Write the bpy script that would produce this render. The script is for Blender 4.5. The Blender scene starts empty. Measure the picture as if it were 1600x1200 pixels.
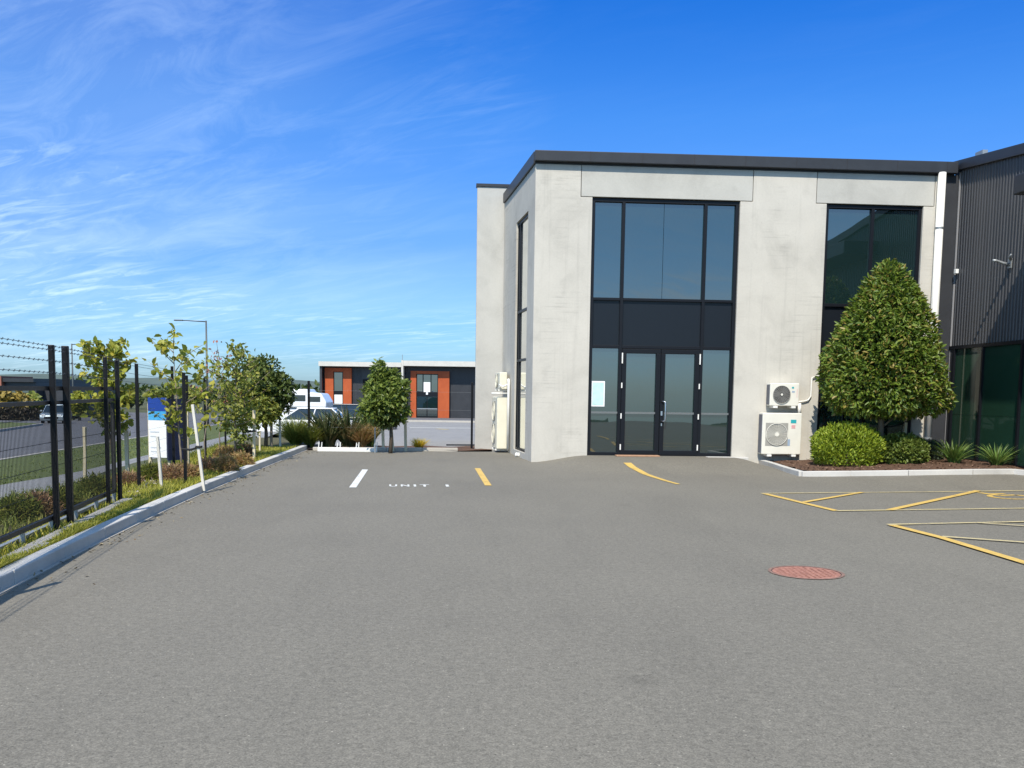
import bpy, math, random
import numpy as np
from mathutils import Vector, Matrix

random.seed(7)
RNG = np.random.default_rng(11)
scene = bpy.context.scene
COL = scene.collection
rad = math.radians

# ------------------------------------------------------------------ camera geometry (used to measure the place)
F_PX, PITCH, ROLL, EYE = 1500.0, rad(5.5), rad(0.8), 1.6
SHIFT = 12 + F_PX * math.tan(PITCH)
cam_f = np.array([0, math.cos(PITCH), -math.sin(PITCH)])
_u0 = np.array([0, math.sin(PITCH), math.cos(PITCH)])
_r0 = np.array([1.0, 0, 0])
cam_r = math.cos(ROLL) * _r0 + math.sin(ROLL) * _u0
cam_u = -math.sin(ROLL) * _r0 + math.cos(ROLL) * _u0
cam_o = np.array([0, 0, EYE])


def ray(px, py):
    return cam_f + cam_r * (px - 800) / F_PX - cam_u * (py - 600 - SHIFT) / F_PX


def at(px, py, Y):
    d = ray(px, py)
    return cam_o + d * (Y / d[1])


def on(px, py, fz):
    """point of the ground fz(x, y) seen at a pixel of the 1600 x 1200 photograph"""
    d = ray(px, py)
    z = 0.0
    for _ in range(40):
        q = cam_o + d * ((z - EYE) / d[2])
        z = 0.5 * z + 0.5 * fz(q[0], q[1])
    return q


# building frame: u along the front wall, v away from the camera
ALPHA = rad(4.0)
BO = np.array([0.43, 21.95, 0.0])
BU = np.array([math.cos(ALPHA), math.sin(ALPHA), 0])
BV = np.array([-math.sin(ALPHA), math.cos(ALPHA), 0])


def W(u, v, z=0.0):
    return BO + BU * u + BV * v + np.array([0, 0, z])


def loc(x, y):
    q = np.array([x, y, 0]) - BO
    return q @ BU, q @ BV


def onv(px, py, v):
    d = ray(px, py)
    t = ((W(0, v) - cam_o) @ BV) / (d @ BV)
    q = cam_o + d * t
    a, b = loc(q[0], q[1])
    return a, q[2]


def S(t):
    t = min(1.0, max(0.0, t))
    return t * t * (3 - 2 * t)


def zg(x, y):
    """height of the asphalt yard: a ramp up to the doors and a gentle rise to the right"""
    u, v = loc(x, y)
    m = 0.165 * S(u / 1.28) * S((5.35 - u) / 0.69) * S((v + 3.2) / 2.7)
    r = 0.15 * S((u - 4.8) / 4.0) * S((v + 6.5) / 4.0)
    return max(m, r)


def zlot(x, y):
    if y < 26.5: return 0.0
    if y < 46.5: return -0.03 * (y - 26.5)
    return -0.6 - 0.013 * (min(y, 93) - 46.5)


def zroad(x, y):
    return -0.3 - 0.02 * (min(max(y, 20), 95) - 20)


def zpath(x, y):
    return -0.06 - 0.016 * (min(max(y, 10), 95) - 10)


def fence_x(y):
    return -4.77 - 0.170 * (y - 9.86)


# ------------------------------------------------------------------ materials
def mat(name, col, rough=0.6, metal=0.0, ior=1.45, coat=0.0, emit=None):
    m = bpy.data.materials.new(name)
    m.use_nodes = True
    b = m.node_tree.nodes['Principled BSDF']
    b.inputs['Base Color'].default_value = (*col, 1)
    b.inputs['Roughness'].default_value = rough
    b.inputs['Metallic'].default_value = metal
    b.inputs['IOR'].default_value = ior
    b.inputs['Coat Weight'].default_value = coat
    return m


class NT:
    def __init__(self, m):
        self.t = m.node_tree
        self.b = self.t.nodes['Principled BSDF']
        self.co = self.t.nodes.new('ShaderNodeTexCoord')

    def n(self, kind, **kw):
        x = self.t.nodes.new(kind)
        for k, v in kw.items():
            if k.startswith('i_'):
                x.inputs[k[2:].replace('_', ' ')].default_value = v
            else:
                setattr(x, k, v)
        return x

    def l(self, a, b):
        self.t.links.new(a, b)

    def mapping(self, scale=(1, 1, 1), rot=(0, 0, 0), src='Object'):
        mp = self.n('ShaderNodeMapping')
        mp.inputs['Scale'].default_value = scale
        mp.inputs['Rotation'].default_value = rot
        self.l(self.co.outputs[src], mp.inputs['Vector'])
        return mp.outputs['Vector']

    def noise(self, vec, scale, detail=4, rough=0.55, dist=0.0):
        x = self.n('ShaderNodeTexNoise')
        x.inputs['Scale'].default_value = scale
        x.inputs['Detail'].default_value = detail
        x.inputs['Roughness'].default_value = rough
        x.inputs['Distortion'].default_value = dist
        self.l(vec, x.inputs['Vector'])
        return x.outputs['Fac']

    def ramp(self, fac, stops, interp='LINEAR'):
        r = self.n('ShaderNodeValToRGB')
        r.color_ramp.interpolation = interp
        e = r.color_ramp.elements
        while len(e) < len(stops): e.new(0.5)
        for el, (p, c) in zip(e, stops):
            el.position = p
            el.color = (*c, 1) if len(c) == 3 else c
        self.l(fac, r.inputs['Fac'])
        return r.outputs['Color']

    def mix(self, fac, a, b, mode='MIX'):
        m = self.n('ShaderNodeMix', data_type='RGBA', blend_type=mode)
        for s, v in ((0, fac), (6, a), (7, b)):
            if hasattr(v, 'is_output'): self.l(v, m.inputs[s])
            elif s == 0: m.inputs[0].default_value = v
            else: m.inputs[s].default_value = (*v, 1)
        return m.outputs[2]

    def bump(self, h, strength=0.2, dist=0.01):
        b = self.n('ShaderNodeBump')
        b.inputs['Strength'].default_value = strength
        b.inputs['Distance'].default_value = dist
        self.l(h, b.inputs['Height'])
        self.l(b.outputs['Normal'], self.b.inputs['Normal'])

    def base(self, c):
        self.l(c, self.b.inputs['Base Color'])


def g3(v): return (v, v, v)


def mottled(name, c1, c2, scale=5.0, rough=0.8, bump=0.0, stretch=(1, 1, 1), detail=5, lo=0.3, hi=0.7, src='Object', ior=1.45):
    m = mat(name, c1, rough, ior=ior)
    t = NT(m)
    f = t.noise(t.mapping(stretch, src=src), scale, detail, 0.6)
    t.base(t.ramp(f, [(lo, c1), (hi, c2)]))
    if bump: t.bump(f, bump, 0.02)
    return m


def asphalt_mat(name, base, speck=True, tint=(1.0, 0.985, 0.95)):
    m = mat(name, g3(base), 0.85, ior=1.4)
    t = NT(m)
    v = t.mapping()
    c = lambda k: tuple(base * k * x for x in tint)
    fine = t.noise(v, 95, 3, 0.75)
    mid = t.noise(v, 22, 4, 0.6)
    big = t.noise(v, 0.35, 4, 0.55, 0.4)
    col = t.ramp(fine, [(0.3, c(0.42)), (0.5, c(1.0)), (0.7, c(1.75))])
    wm = t.noise(v, 46, 3, 0.65, 1.6)
    col = t.mix(0.42, col, t.ramp(wm, [(0.37, c(0.35)), (0.5, c(1.0)), (0.63, c(1.9))]))
    g2 = t.noise(v, 17, 2, 0.5, 0.8)
    col = t.mix(0.2, col, t.ramp(mid, [(0.34, c(0.5)), (0.5, c(1.0)), (0.66, c(1.55))]))
    col = t.mix(0.07, col, t.ramp(g2, [(0.36, c(0.5)), (0.64, c(1.5))]))
    ov = t.n('ShaderNodeTexVoronoi', feature='F1'); ov.inputs['Scale'].default_value = 0.42
    wob = t.n('ShaderNodeVectorMath', operation='ADD')
    nz = t.n('ShaderNodeTexNoise'); nz.inputs['Scale'].default_value = 3.0; nz.inputs['Detail'].default_value = 3
    t.l(v, nz.inputs['Vector']); sc_ = t.n('ShaderNodeVectorMath', operation='SCALE'); sc_.inputs['Scale'].default_value = .35
    t.l(nz.outputs['Color'], sc_.inputs[0]); t.l(v, wob.inputs[0]); t.l(sc_.outputs[0], wob.inputs[1]); t.l(wob.outputs[0], ov.inputs['Vector'])
    col = t.mix(1.0, col, t.ramp(ov.outputs['Distance'], [(0.02, g3(0.8)), (0.09, g3(1.0))]), 'MULTIPLY')
    col = t.mix(1.0, col, t.ramp(big, [(0.3, (0.94, 0.94, 0.94)), (0.7, (1.05, 1.05, 1.04))]), 'MULTIPLY')
    st = t.noise(t.mapping((1.0, 0.25, 1)), 1.1, 5, 0.65)
    col = t.mix(1.0, col, t.ramp(st, [(0.34, (0.93, 0.93, 0.93)), (0.5, (1, 1, 1))]), 'MULTIPLY')
    if speck:
        vo = t.n('ShaderNodeTexVoronoi', feature='F1')
        vo.inputs['Scale'].default_value = 34
        t.l(v, vo.inputs['Vector'])
        wn = t.n('ShaderNodeTexWhiteNoise')
        t.l(vo.outputs['Position'], wn.inputs['Vector'])
        lt = t.n('ShaderNodeMath', operation='LESS_THAN'); lt.inputs[1].default_value = 0.16
        t.l(vo.outputs['Distance'], lt.inputs[0])
        gt = t.n('ShaderNodeMath', operation='GREATER_THAN'); gt.inputs[1].default_value = 0.95
        t.l(wn.outputs['Value'], gt.inputs[0])
        mu = t.n('ShaderNodeMath', operation='MULTIPLY')
        t.l(lt.outputs[0], mu.inputs[0]); t.l(gt.outputs[0], mu.inputs[1])
        col = t.mix(mu.outputs[0], col, c(2.2))
        gt2 = t.n('ShaderNodeMath', operation='LESS_THAN'); gt2.inputs[1].default_value = 0.06
        t.l(wn.outputs['Value'], gt2.inputs[0])
        mu2 = t.n('ShaderNodeMath', operation='MULTIPLY')
        t.l(lt.outputs[0], mu2.inputs[0]); t.l(gt2.outputs[0], mu2.inputs[1])
        col = t.mix(mu2.outputs[0], col, c(0.35))
    t.base(col)
    t.bump(fine, 0.35, 0.004)
    return m


def concrete_mat(name, base, lines=True, tint=(1.04, 0.985, 0.87)):
    m = mat(name, g3(base), 0.78)
    t = NT(m)
    v = t.mapping()
    c = lambda k: tuple(base * k * x for x in tint)
    cloud = t.noise(v, 0.9, 6, 0.62, 0.6)
    col = t.ramp(cloud, [(0.32, c(0.76)), (0.5, c(1.0)), (0.66, c(1.14))])
    fine = t.noise(v, 26, 5, 0.7)
    col = t.mix(0.5, col, t.ramp(fine, [(0.3, c(0.9)), (0.7, c(1.08))]))
    blot = t.noise(v, 2.3, 3, 0.5, 0.3)
    col = t.mix(1.0, col, t.ramp(blot, [(0.25, (0.9, 0.9, 0.9)), (0.42, (1, 1, 1))]), 'MULTIPLY')
    if lines:
        hl = t.noise(t.mapping((0.5, 0.5, 13)), 1.6, 5, 0.75)
        gate = t.noise(t.mapping((1.3, 1, 0.45)), 0.8, 2, 0.5)
        hc = t.ramp(hl, [(0.36, g3(0.78)), (0.46, g3(1.0))])
        gg = t.ramp(gate, [(0.45, g3(0)), (0.62, g3(1))])
        col = t.mix(1.0, col, t.mix(gg, (1, 1, 1), hc), 'MULTIPLY')
        run = t.noise(t.mapping((7, 7, 0.22)), 1.1, 4, 0.6)
        col = t.mix(1.0, col, t.ramp(run, [(0.3, g3(0.9)), (0.45, g3(1.0))]), 'MULTIPLY')
    vo = t.n('ShaderNodeTexVoronoi', feature='F1')
    vo.inputs['Scale'].default_value = 9
    t.l(v, vo.inputs['Vector'])
    pit = t.ramp(vo.outputs['Distance'], [(0.03, g3(0.62)), (0.055, g3(1.0))])
    col = t.mix(1.0, col, pit, 'MULTIPLY')
    t.base(col)
    t.bump(fine, 0.12, 0.01)
    return m


def leaf_mat(name, cols, rough=0.45, trans=0.28):
    """foliage; each leaf has its own hue"""
    m = mat(name, cols[0], rough)
    t = NT(m)
    geo = t.n('ShaderNodeNewGeometry')
    n = len(cols)
    c = t.ramp(geo.outputs['Random Per Island'], [((i + 0.5) / n, x) for i, x in enumerate(cols)])
    t.base(c)
    tr = t.n('ShaderNodeBsdfTranslucent')
    t.l(c, tr.inputs['Color'])
    mx = t.n('ShaderNodeMixShader')
    mx.inputs[0].default_value = trans
    out = t.t.nodes['Material Output']
    t.l(t.b.outputs[0], mx.inputs[1]); t.l(tr.outputs[0], mx.inputs[2])
    t.l(mx.outputs[0], out.inputs['Surface'])
    return m


M = {}
M['asphalt'] = asphalt_mat('asphalt', 0.15, True, (1.09, 1.0, 0.815))
M['asphalt_far'] = asphalt_mat('asphalt_far', 0.24, False, (1.0, 0.97, 0.93))
M['road'] = asphalt_mat('road_asphalt', 0.12, False, (1, 1, 1.06))
M['path'] = asphalt_mat('path_asphalt', 0.24, False, (1, 1, 1.0))
M['concrete'] = concrete_mat('precast_concrete', 0.475)
M['lintel'] = concrete_mat('lintel_concrete', 0.425, False, (1.0, 0.975, 0.885))
M['fin'] = concrete_mat('fin_concrete', 0.44, False, (1.0, 0.985, 0.92))
M['kerb'] = concrete_mat('kerb_concrete', 0.50, False, (1.0, 0.97, 0.91))
M['edge'] = concrete_mat('edge_concrete', 0.42, False, (1.0, 0.93, 0.82))
M['black'] = mat('black_powdercoat', (0.006, 0.006, 0.007), 0.45, ior=1.3)
M['frame'] = mat('dark_aluminium', (0.007, 0.008, 0.011), 0.42, ior=1.32)
M['fascia'] = mottled('charcoal_fascia', (0.024, 0.025, 0.029), (0.031, 0.033, 0.038), 3, 0.45)
M['spandrel'] = mat('spandrel_panel', (0.010, 0.0125, 0.017), 0.3, ior=1.33)
M['glass'] = mat('tinted_glass', (0.008, 0.02, 0.02), 0.012, ior=2.2)
M['side_glass'] = mat('mirror_glass', (0.72, 0.73, 0.7), 0.05, 0.9)
M['rail'] = mat('rail_aluminium', (0.16, 0.17, 0.17), 0.45, 0.3)
M['green_glass'] = mat('green_glass', (0.018, 0.05, 0.031), 0.02, ior=1.4)
M['dark'] = mat('dark_backing', (0.01, 0.01, 0.011), 0.9)
M['white'] = mottled('white_paint', (0.74, 0.74, 0.71), (0.82, 0.82, 0.79), 12, 0.45)
M['pipe'] = mottled('pvc_pipe', (0.70, 0.69, 0.65), (0.78, 0.77, 0.73), 5, 0.35)
M['cream'] = mottled('cream_casing', (0.66, 0.63, 0.5), (0.72, 0.69, 0.56), 4, 0.4)
M['casing'] = mottled('ivory_casing', (0.64, 0.62, 0.55), (0.7, 0.68, 0.6), 4, 0.4)
M['grille'] = mat('grey_grille', (0.3, 0.29, 0.26), 0.5)
M['coil'] = mat('coil_fins', (0.16, 0.17, 0.2), 0.45, 0.5)
M['steel'] = mat('steel', (0.55, 0.55, 0.55), 0.3, 1.0)
M['galv'] = mat('galvanised', (0.32, 0.34, 0.35), 0.5, 0.6)
M['teal'] = mat('teal_sticker', (0.02, 0.33, 0.36), 0.5)
M['pink'] = mat('pink_sticker', (0.6, 0.32, 0.32), 0.5)
M['bluegrey'] = mat('bluegrey_sticker', (0.28, 0.36, 0.46), 0.5)
def worn(m, amount):
    t = NT(m)
    f = t.noise(t.mapping(), 55, 5, .75)
    g_ = t.noise(t.mapping(), 2.2, 3, .6)
    ad = t.n('ShaderNodeMath', operation='ADD'); t.l(f, ad.inputs[0]); t.l(g_, ad.inputs[1])
    r_ = t.ramp(ad.outputs[0], [(amount - .06, g3(0)), (amount + .03, g3(1))])
    hf = t.n('ShaderNodeMath', operation='MULTIPLY'); hf.inputs[1].default_value = .5
    t.l(ad.outputs[0], hf.inputs[0])
    for l_ in list(t.t.links):
        if l_.to_node.type == 'VALTORGB' and l_.from_node == ad: t.t.links.remove(l_)
    rr = [n_ for n_ in t.t.nodes if n_.type == 'VALTORGB'][-1]
    t.l(hf.outputs[0], rr.inputs['Fac'])
    tr = t.n('ShaderNodeBsdfTransparent'); mx = t.n('ShaderNodeMixShader')
    t.l(rr.outputs['Color'], mx.inputs[0]); t.l(tr.outputs[0], mx.inputs[1]); t.l(t.b.outputs[0], mx.inputs[2])
    t.l(mx.outputs[0], t.t.nodes['Material Output'].inputs['Surface'])


M['line_white'] = mottled('line_white', (0.5, 0.5, 0.48), (0.78, 0.78, 0.75), 30, 0.7)
M['line_yellow'] = mottled('line_yellow', (0.5, 0.33, 0.08), (0.68, 0.46, 0.13), 24, 0.7)
M['line_faded'] = mottled('line_faded', (0.42, 0.36, 0.2), (0.62, 0.5, 0.25), 24, 0.75)
worn(M['line_white'], .42); worn(M['line_yellow'], .42); worn(M['line_faded'], .46)
M['mulch'] = mottled('bark_mulch', (0.035, 0.018, 0.01), (0.16, 0.085, 0.05), 30, 0.95, 0.8)
M['soil'] = mottled('soil', (0.05, 0.045, 0.02), (0.11, 0.1, 0.035), 14, 0.95, 0.6)
M['chips'] = mottled('wood_chips', (0.16, 0.12, 0.1), (0.42, 0.36, 0.31), 40, 0.95, 0.8)
M['lawn'] = mottled('lawn', (0.06, 0.085, 0.018), (0.12, 0.14, 0.04), 9, 0.95, 0.6, detail=8)
M['field'] = mottled('field', (0.05, 0.06, 0.02), (0.1, 0.1, 0.04), 0.08, 0.95)
M['timber'] = mottled('pine_stake', (0.5, 0.43, 0.29), (0.66, 0.58, 0.41), 8, 0.75, stretch=(1, 1, 0.15))
M['stake_white'] = mottled('bleached_stake', (0.5, 0.47, 0.41), (0.62, 0.59, 0.52), 8, 0.75, stretch=(1, 1, 0.15))
M['bark'] = mottled('bark', (0.05, 0.038, 0.026), (0.13, 0.1, 0.07), 16, 0.9, 0.6, stretch=(1, 1, 0.3))
M['bark_pale'] = mottled('pale_bark', (0.17, 0.135, 0.1), (0.28, 0.23, 0.17), 16, 0.9, 0.6, stretch=(1, 1, 0.3))
M['lamp_grey'] = mat('lamp_grey', (0.09, 0.1, 0.1), 0.5, 0.3)
M['rust'] = mottled('rusty_iron', (0.2, 0.085, 0.06), (0.46, 0.22, 0.16), 26, 0.75, 0.6)
M['orange'] = mottled('orange_panel', (0.34, 0.06, 0.012), (0.44, 0.09, 0.02), 0.9, 0.6)
M['charcoal'] = mottled('charcoal_cladding', (0.03, 0.032, 0.037), (0.042, 0.044, 0.05), 1.5, 0.45)
M['fascia_pale'] = mottled('pale_fascia', (0.5, 0.48, 0.44), (0.57, 0.55, 0.5), 2, 0.5)
M['car_white'] = mat('white_car_paint', (0.76, 0.77, 0.78), 0.25, coat=0.5)
M['car_silver'] = mat('silver_car_paint', (0.32, 0.38, 0.42), 0.25, 0.5, coat=0.6)
M['car_dark'] = mat('dark_car_paint', (0.012, 0.016, 0.028), 0.22, coat=0.6)
M['car_glass'] = mat('car_glass', (0.012, 0.02, 0.028), 0.04, ior=1.7)
M['rubber'] = mat('rubber', (0.015, 0.015, 0.015), 0.8)
M['lamp_lens'] = mat('lamp_lens', (0.6, 0.62, 0.63), 0.15)
M['sign_blue'] = mat('sign_blue', (0.012, 0.05, 0.28), 0.5)
M['sign_cyan'] = mottled('sign_cyan', (0.03, 0.3, 0.62), (0.12, 0.45, 0.72), 4, 0.5)
M['sign_white'] = mat('sign_white', (0.8, 0.81, 0.82), 0.5)
M['sign_grey'] = mat('sign_grey', (0.55, 0.58, 0.62), 0.5)
M['sign_navy'] = mat('sign_navy', (0.015, 0.022, 0.06), 0.5)
M['poster'] = mottled('mint_poster', (0.42, 0.62, 0.58), (0.55, 0.72, 0.68), 9, 0.5)
M['mat_wood'] = mottled('coir_mat', (0.3, 0.17, 0.1), (0.42, 0.25, 0.16), 20, 0.9)
M['hill'] = mottled('hill_scrub', (0.06, 0.085, 0.075), (0.1, 0.13, 0.1), 0.004, 0.95)
M['brick'] = mottled('red_brick', (0.22, 0.08, 0.05), (0.3, 0.12, 0.08), 4, 0.8)

_t = NT(M['glass'])
_f = _t.noise(_t.mapping((1, 1, .6)), .9, 2, .4)
_t.bump(_f, .25, .012)

# dark corrugated cladding with slightly differing trays
M['cladding'] = mat('ribbed_cladding', (0.05, 0.05, 0.053), 0.42, 0.0)
_t = NT(M['cladding'])
_f = _t.noise(_t.mapping((1, 9, 0.12)), 0.9, 4, 0.7)
_t.base(_t.ramp(_f, [(0.3, (0.045, 0.045, 0.048)), (0.7, (0.068, 0.067, 0.07))]))

L = {}
L['laurel'] = leaf_mat('laurel_leaves', [(0.075, 0.12, 0.015), (0.11, 0.18, 0.022), (0.175, 0.245, 0.03), (0.09, 0.155, 0.02), (0.22, 0.28, 0.04), (0.125, 0.19, 0.025), (0.075, 0.135, 0.02), (0.19, 0.245, 0.035), (0.28, 0.22, 0.055)], 0.45, 0.33)
L['lime'] = leaf_mat('lime_leaves', [(0.2, 0.28, 0.02), (0.28, 0.36, 0.03), (0.36, 0.42, 0.035), (0.17, 0.25, 0.02)], 0.5, 0.35)
L['mid'] = leaf_mat('mid_leaves', [(0.11, 0.16, 0.03), (0.16, 0.22, 0.04), (0.23, 0.28, 0.06), (0.13, 0.18, 0.035)], 0.45, 0.38)
L['grey'] = leaf_mat('grey_leaves', [(0.09, 0.1275, 0.075), (0.135, 0.18, 0.105), (0.075, 0.105, 0.0675)], 0.6)
L['strap'] = leaf_mat('strap_leaves', [(0.1015, 0.1885, 0.03625), (0.174, 0.2755, 0.058), (0.2465, 0.319, 0.087), (0.116, 0.203, 0.0435)], 0.4)
L['flax'] = leaf_mat('flax_leaves', [(0.045, 0.075, 0.027), (0.075, 0.1125, 0.0375), (0.135, 0.15, 0.0675), (0.15, 0.1275, 0.06)], 0.45)
L['yellowgreen'] = leaf_mat('yellowgreen_leaves', [(0.25, 0.29, 0.04), (0.36, 0.37, 0.05), (0.45, 0.4, 0.06), (0.2, 0.24, 0.035)], 0.55, 0.4)
L['olive'] = leaf_mat('olive_leaves', [(0.17, 0.21, 0.035), (0.25, 0.28, 0.05), (0.34, 0.33, 0.07), (0.14, 0.18, 0.035)], 0.55, 0.38)
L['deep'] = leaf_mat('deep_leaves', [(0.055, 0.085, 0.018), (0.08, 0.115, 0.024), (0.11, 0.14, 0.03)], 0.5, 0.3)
L['red'] = leaf_mat('red_leaves', [(0.286, 0.091, 0.065), (0.39, 0.156, 0.104), (0.325, 0.208, 0.104)], 0.5, 0.3)
L['autumn'] = leaf_mat('autumn_leaves', [(0.26, 0.195, 0.039), (0.364, 0.26, 0.052), (0.208, 0.156, 0.039)], 0.6, 0.2)
L['cover'] = leaf_mat('cover_leaves', [(0.26, 0.28, 0.03), (0.38, 0.37, 0.045), (0.46, 0.41, 0.05), (0.2, 0.25, 0.03), (0.5, 0.45, 0.1)], 0.6, 0.35)
L['tan'] = leaf_mat('tan_blades', [(0.45, 0.31, 0.14), (0.58, 0.4, 0.2), (0.5, 0.3, 0.15), (0.38, 0.33, 0.1)], 0.7, 0.3)
L['rusty'] = leaf_mat('rusty_leaves', [(0.42, 0.25, 0.15), (0.5, 0.32, 0.2), (0.4, 0.3, 0.13)], 0.7, 0.3)
L['gold'] = leaf_mat('gold_blades', [(0.7, 0.5, 0.04), (0.75, 0.58, 0.07), (0.55, 0.45, 0.05)], 0.6, 0.35)
L['grass'] = leaf_mat('grass_leaves', [(0.11, 0.16, 0.03), (0.16, 0.2, 0.04), (0.22, 0.24, 0.06)], 0.6, 0.35)
L['hedge'] = leaf_mat('hedge_leaves', [(0.03, 0.022, 0.014), (0.05, 0.035, 0.02), (0.035, 0.03, 0.015)], 0.6, 0.1)


# ------------------------------------------------------------------ mesh helpers
class MB:
    def __init__(self):
        self.v, self.f, self.m = [], [], []

    def add(self, vs, fs, mi=0):
        o = len(self.v)
        self.v += [tuple(map(float, p)) for p in vs]
        self.f += [tuple(i + o for i in q) for q in fs]
        self.m += [mi] * len(fs)
        return self

    def box(self, x0, x1, y0, y1, z0, z1, mi=0):
        v = [(x, y, z) for z in (z0, z1) for y in (y0, y1) for x in (x0, x1)]
        return self.add(v, [(0, 2, 3, 1), (4, 5, 7, 6), (0, 1, 5, 4), (2, 6, 7, 3), (0, 4, 6, 2), (1, 3, 7, 5)], mi)

    def bar(self, p0, p1, wx, wz, up=(0, 0, 1), mi=0):
        """rectangular bar from p0 to p1, wx wide across and wz in the up direction"""
        p0, p1 = np.array(p0, float), np.array(p1, float)
        d = p1 - p0; d /= np.linalg.norm(d)
        s = np.cross(d, up); s /= np.linalg.norm(s)
        t = np.cross(s, d)
        v = [p + s * a * wx / 2 + t * b * wz / 2 for p in (p0, p1) for a, b in ((-1, -1), (1, -1), (1, 1), (-1, 1))]
        return self.add(v, [(3, 2, 1, 0), (4, 5, 6, 7), (0, 1, 5, 4), (1, 2, 6, 5), (2, 3, 7, 6), (3, 0, 4, 7)], mi)

    def tube(self, pts, rs, n=8, mi=0, cap=True):
        pts = [np.array(p, float) for p in pts]
        if not hasattr(rs, '__len__'): rs = [rs] * len(pts)
        vs, fs = [], []
        ref = None
        for i, p in enumerate(pts):
            d = pts[min(i + 1, len(pts) - 1)] - pts[max(i - 1, 0)]
            d /= np.linalg.norm(d)
            if ref is None:
                ref = np.array([1.0, 0, 0]) if abs(d[0]) < 0.9 else np.array([0, 1.0, 0])
            a = np.cross(d, ref); a /= np.linalg.norm(a)
            b = np.cross(d, a)
            ref = -np.cross(d, a) if False else np.cross(a, d)
            for k in range(n):
                th = 2 * math.pi * k / n
                vs.append(p + (a * math.cos(th) + b * math.sin(th)) * rs[i])
        for i in range(len(pts) - 1):
            for k in range(n):
                k2 = (k + 1) % n
                fs.append((i * n + k, i * n + k2, (i + 1) * n + k2, (i + 1) * n + k))
        if cap:
            fs.append(tuple(range(n - 1, -1, -1)))
            fs.append(tuple(range((len(pts) - 1) * n, len(pts) * n)))
        return self.add(vs, fs, mi)

    def prism(self, poly, y0, y1, mi=0):
        """polygon in x, z (counter-clockwise seen from -y) extruded along y"""
        n = len(poly)
        v = [(x, y0, z) for x, z in poly] + [(x, y1, z) for x, z in poly]
        f = [tuple(range(n)), tuple(range(2 * n - 1, n - 1, -1))]
        f += [(i, i + n, (i + 1) % n + n, (i + 1) % n) for i in range(n)]
        return self.add(v, f, mi)

    def disc(self, c, r, axis='y', n=24, mi=0):
        vs = []
        for k in range(n):
            a = 2 * math.pi * k / n
            if axis == 'y': vs.append((c[0] + r * math.cos(a), c[1], c[2] + r * math.sin(a)))
            else: vs.append((c[0] + r * math.cos(a), c[1] + r * math.sin(a), c[2]))
        return self.add(vs, [tuple(range(n))], mi)

    def build(self, name, mats, parent=None, bevel=0.0, smooth=False, loc=None, rotz=0.0, recenter=False):
        me = bpy.data.meshes.new(name)
        vs = self.v
        if recenter:
            a = np.array(vs)
            c = np.array([(a[:, 0].min() + a[:, 0].max()) / 2, (a[:, 1].min() + a[:, 1].max()) / 2, a[:, 2].min()])
            vs = [tuple(p) for p in a - c]
            loc = tuple(c)
        me.from_pydata(vs, [], self.f)
        if not isinstance(mats, (list, tuple)): mats = [mats]
        for m in mats: me.materials.append(m)
        if len(mats) > 1: me.polygons.foreach_set('material_index', self.m)
        if smooth: me.polygons.foreach_set('use_smooth', [True] * len(me.polygons))
        me.update()
        o = bpy.data.objects.new(name, me)
        COL.objects.link(o)
        if parent: o.parent = parent
        if loc is not None: o.location = loc
        o.rotation_euler.z = rotz
        if bevel:
            b = o.modifiers.new('bevel', 'BEVEL'); b.width = bevel; b.segments = 2; b.limit_method = 'ANGLE'
        return o


def tag(o, label=None, cat=None, group=None, kind=None):
    if label: o['label'] = label
    if cat: o['category'] = cat
    if group: o['group'] = group
    if kind: o['kind'] = kind
    return o


def thing(name, label, cat, loc=(0, 0, 0), rotz=0.0, group=None):
    o = bpy.data.objects.new(name, None)
    o.empty_display_size = 0.2
    COL.objects.link(o)
    o.location = tuple(map(float, loc)); o.rotation_euler.z = rotz
    return tag(o, label, cat, group)


def copy_tree(o, parent=None):
    c = o.copy(); COL.objects.link(c); c.parent = parent
    for ch in list(o.children): copy_tree(ch, c)
    return c


def np_mesh(name, V, Fq, mats, parent=None, mi=None, loc=None):
    """fast mesh from an (N,3) array and an (M,k) array of faces"""
    me = bpy.data.meshes.new(name)
    k = Fq.shape[1]
    me.vertices.add(len(V)); me.vertices.foreach_set('co', np.ascontiguousarray(V, dtype=np.float32).ravel())
    me.loops.add(Fq.size); me.loops.foreach_set('vertex_index', np.ascontiguousarray(Fq, dtype=np.int32).ravel())
    me.polygons.add(len(Fq))
    me.polygons.foreach_set('loop_start', np.arange(0, Fq.size, k, dtype=np.int32))
    if not isinstance(mats, (list, tuple)): mats = [mats]
    for m in mats: me.materials.append(m)
    if mi is not None: me.polygons.foreach_set('material_index', np.ascontiguousarray(mi, dtype=np.int32))
    me.update(calc_edges=True); me.validate()
    o = bpy.data.objects.new(name, me)
    COL.objects.link(o)
    if parent: o.parent = parent
    if loc is not None: o.location = tuple(map(float, loc))
    return o


def unit(a):
    return a / np.maximum(np.linalg.norm(a, axis=1, keepdims=True), 1e-9)


def leaf_arrays(P, D, N, Ls, Ws, fold=0.25):
    D = unit(D); Sd = unit(np.cross(D, N)); N = np.cross(Sd, D)
    Ls = Ls[:, None]; Ws = Ws[:, None]
    mid = lambda t, w, s: P + D * Ls * t + Sd * Ws * w * s + N * Ws * fold * w
    droop = -N * Ls * 0.12
    V = np.stack([P, mid(.3, .45, 1), mid(.68, .42, 1), P + D * Ls + droop, mid(.68, .42, -1), mid(.3, .45, -1)], 1).reshape(-1, 3)
    b = np.arange(len(P))[:, None] * 6
    Fq = np.concatenate([b + np.array([[0, 1, 2, 3]]), b + np.array([[0, 3, 4, 5]])], 0)
    return V, Fq


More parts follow.
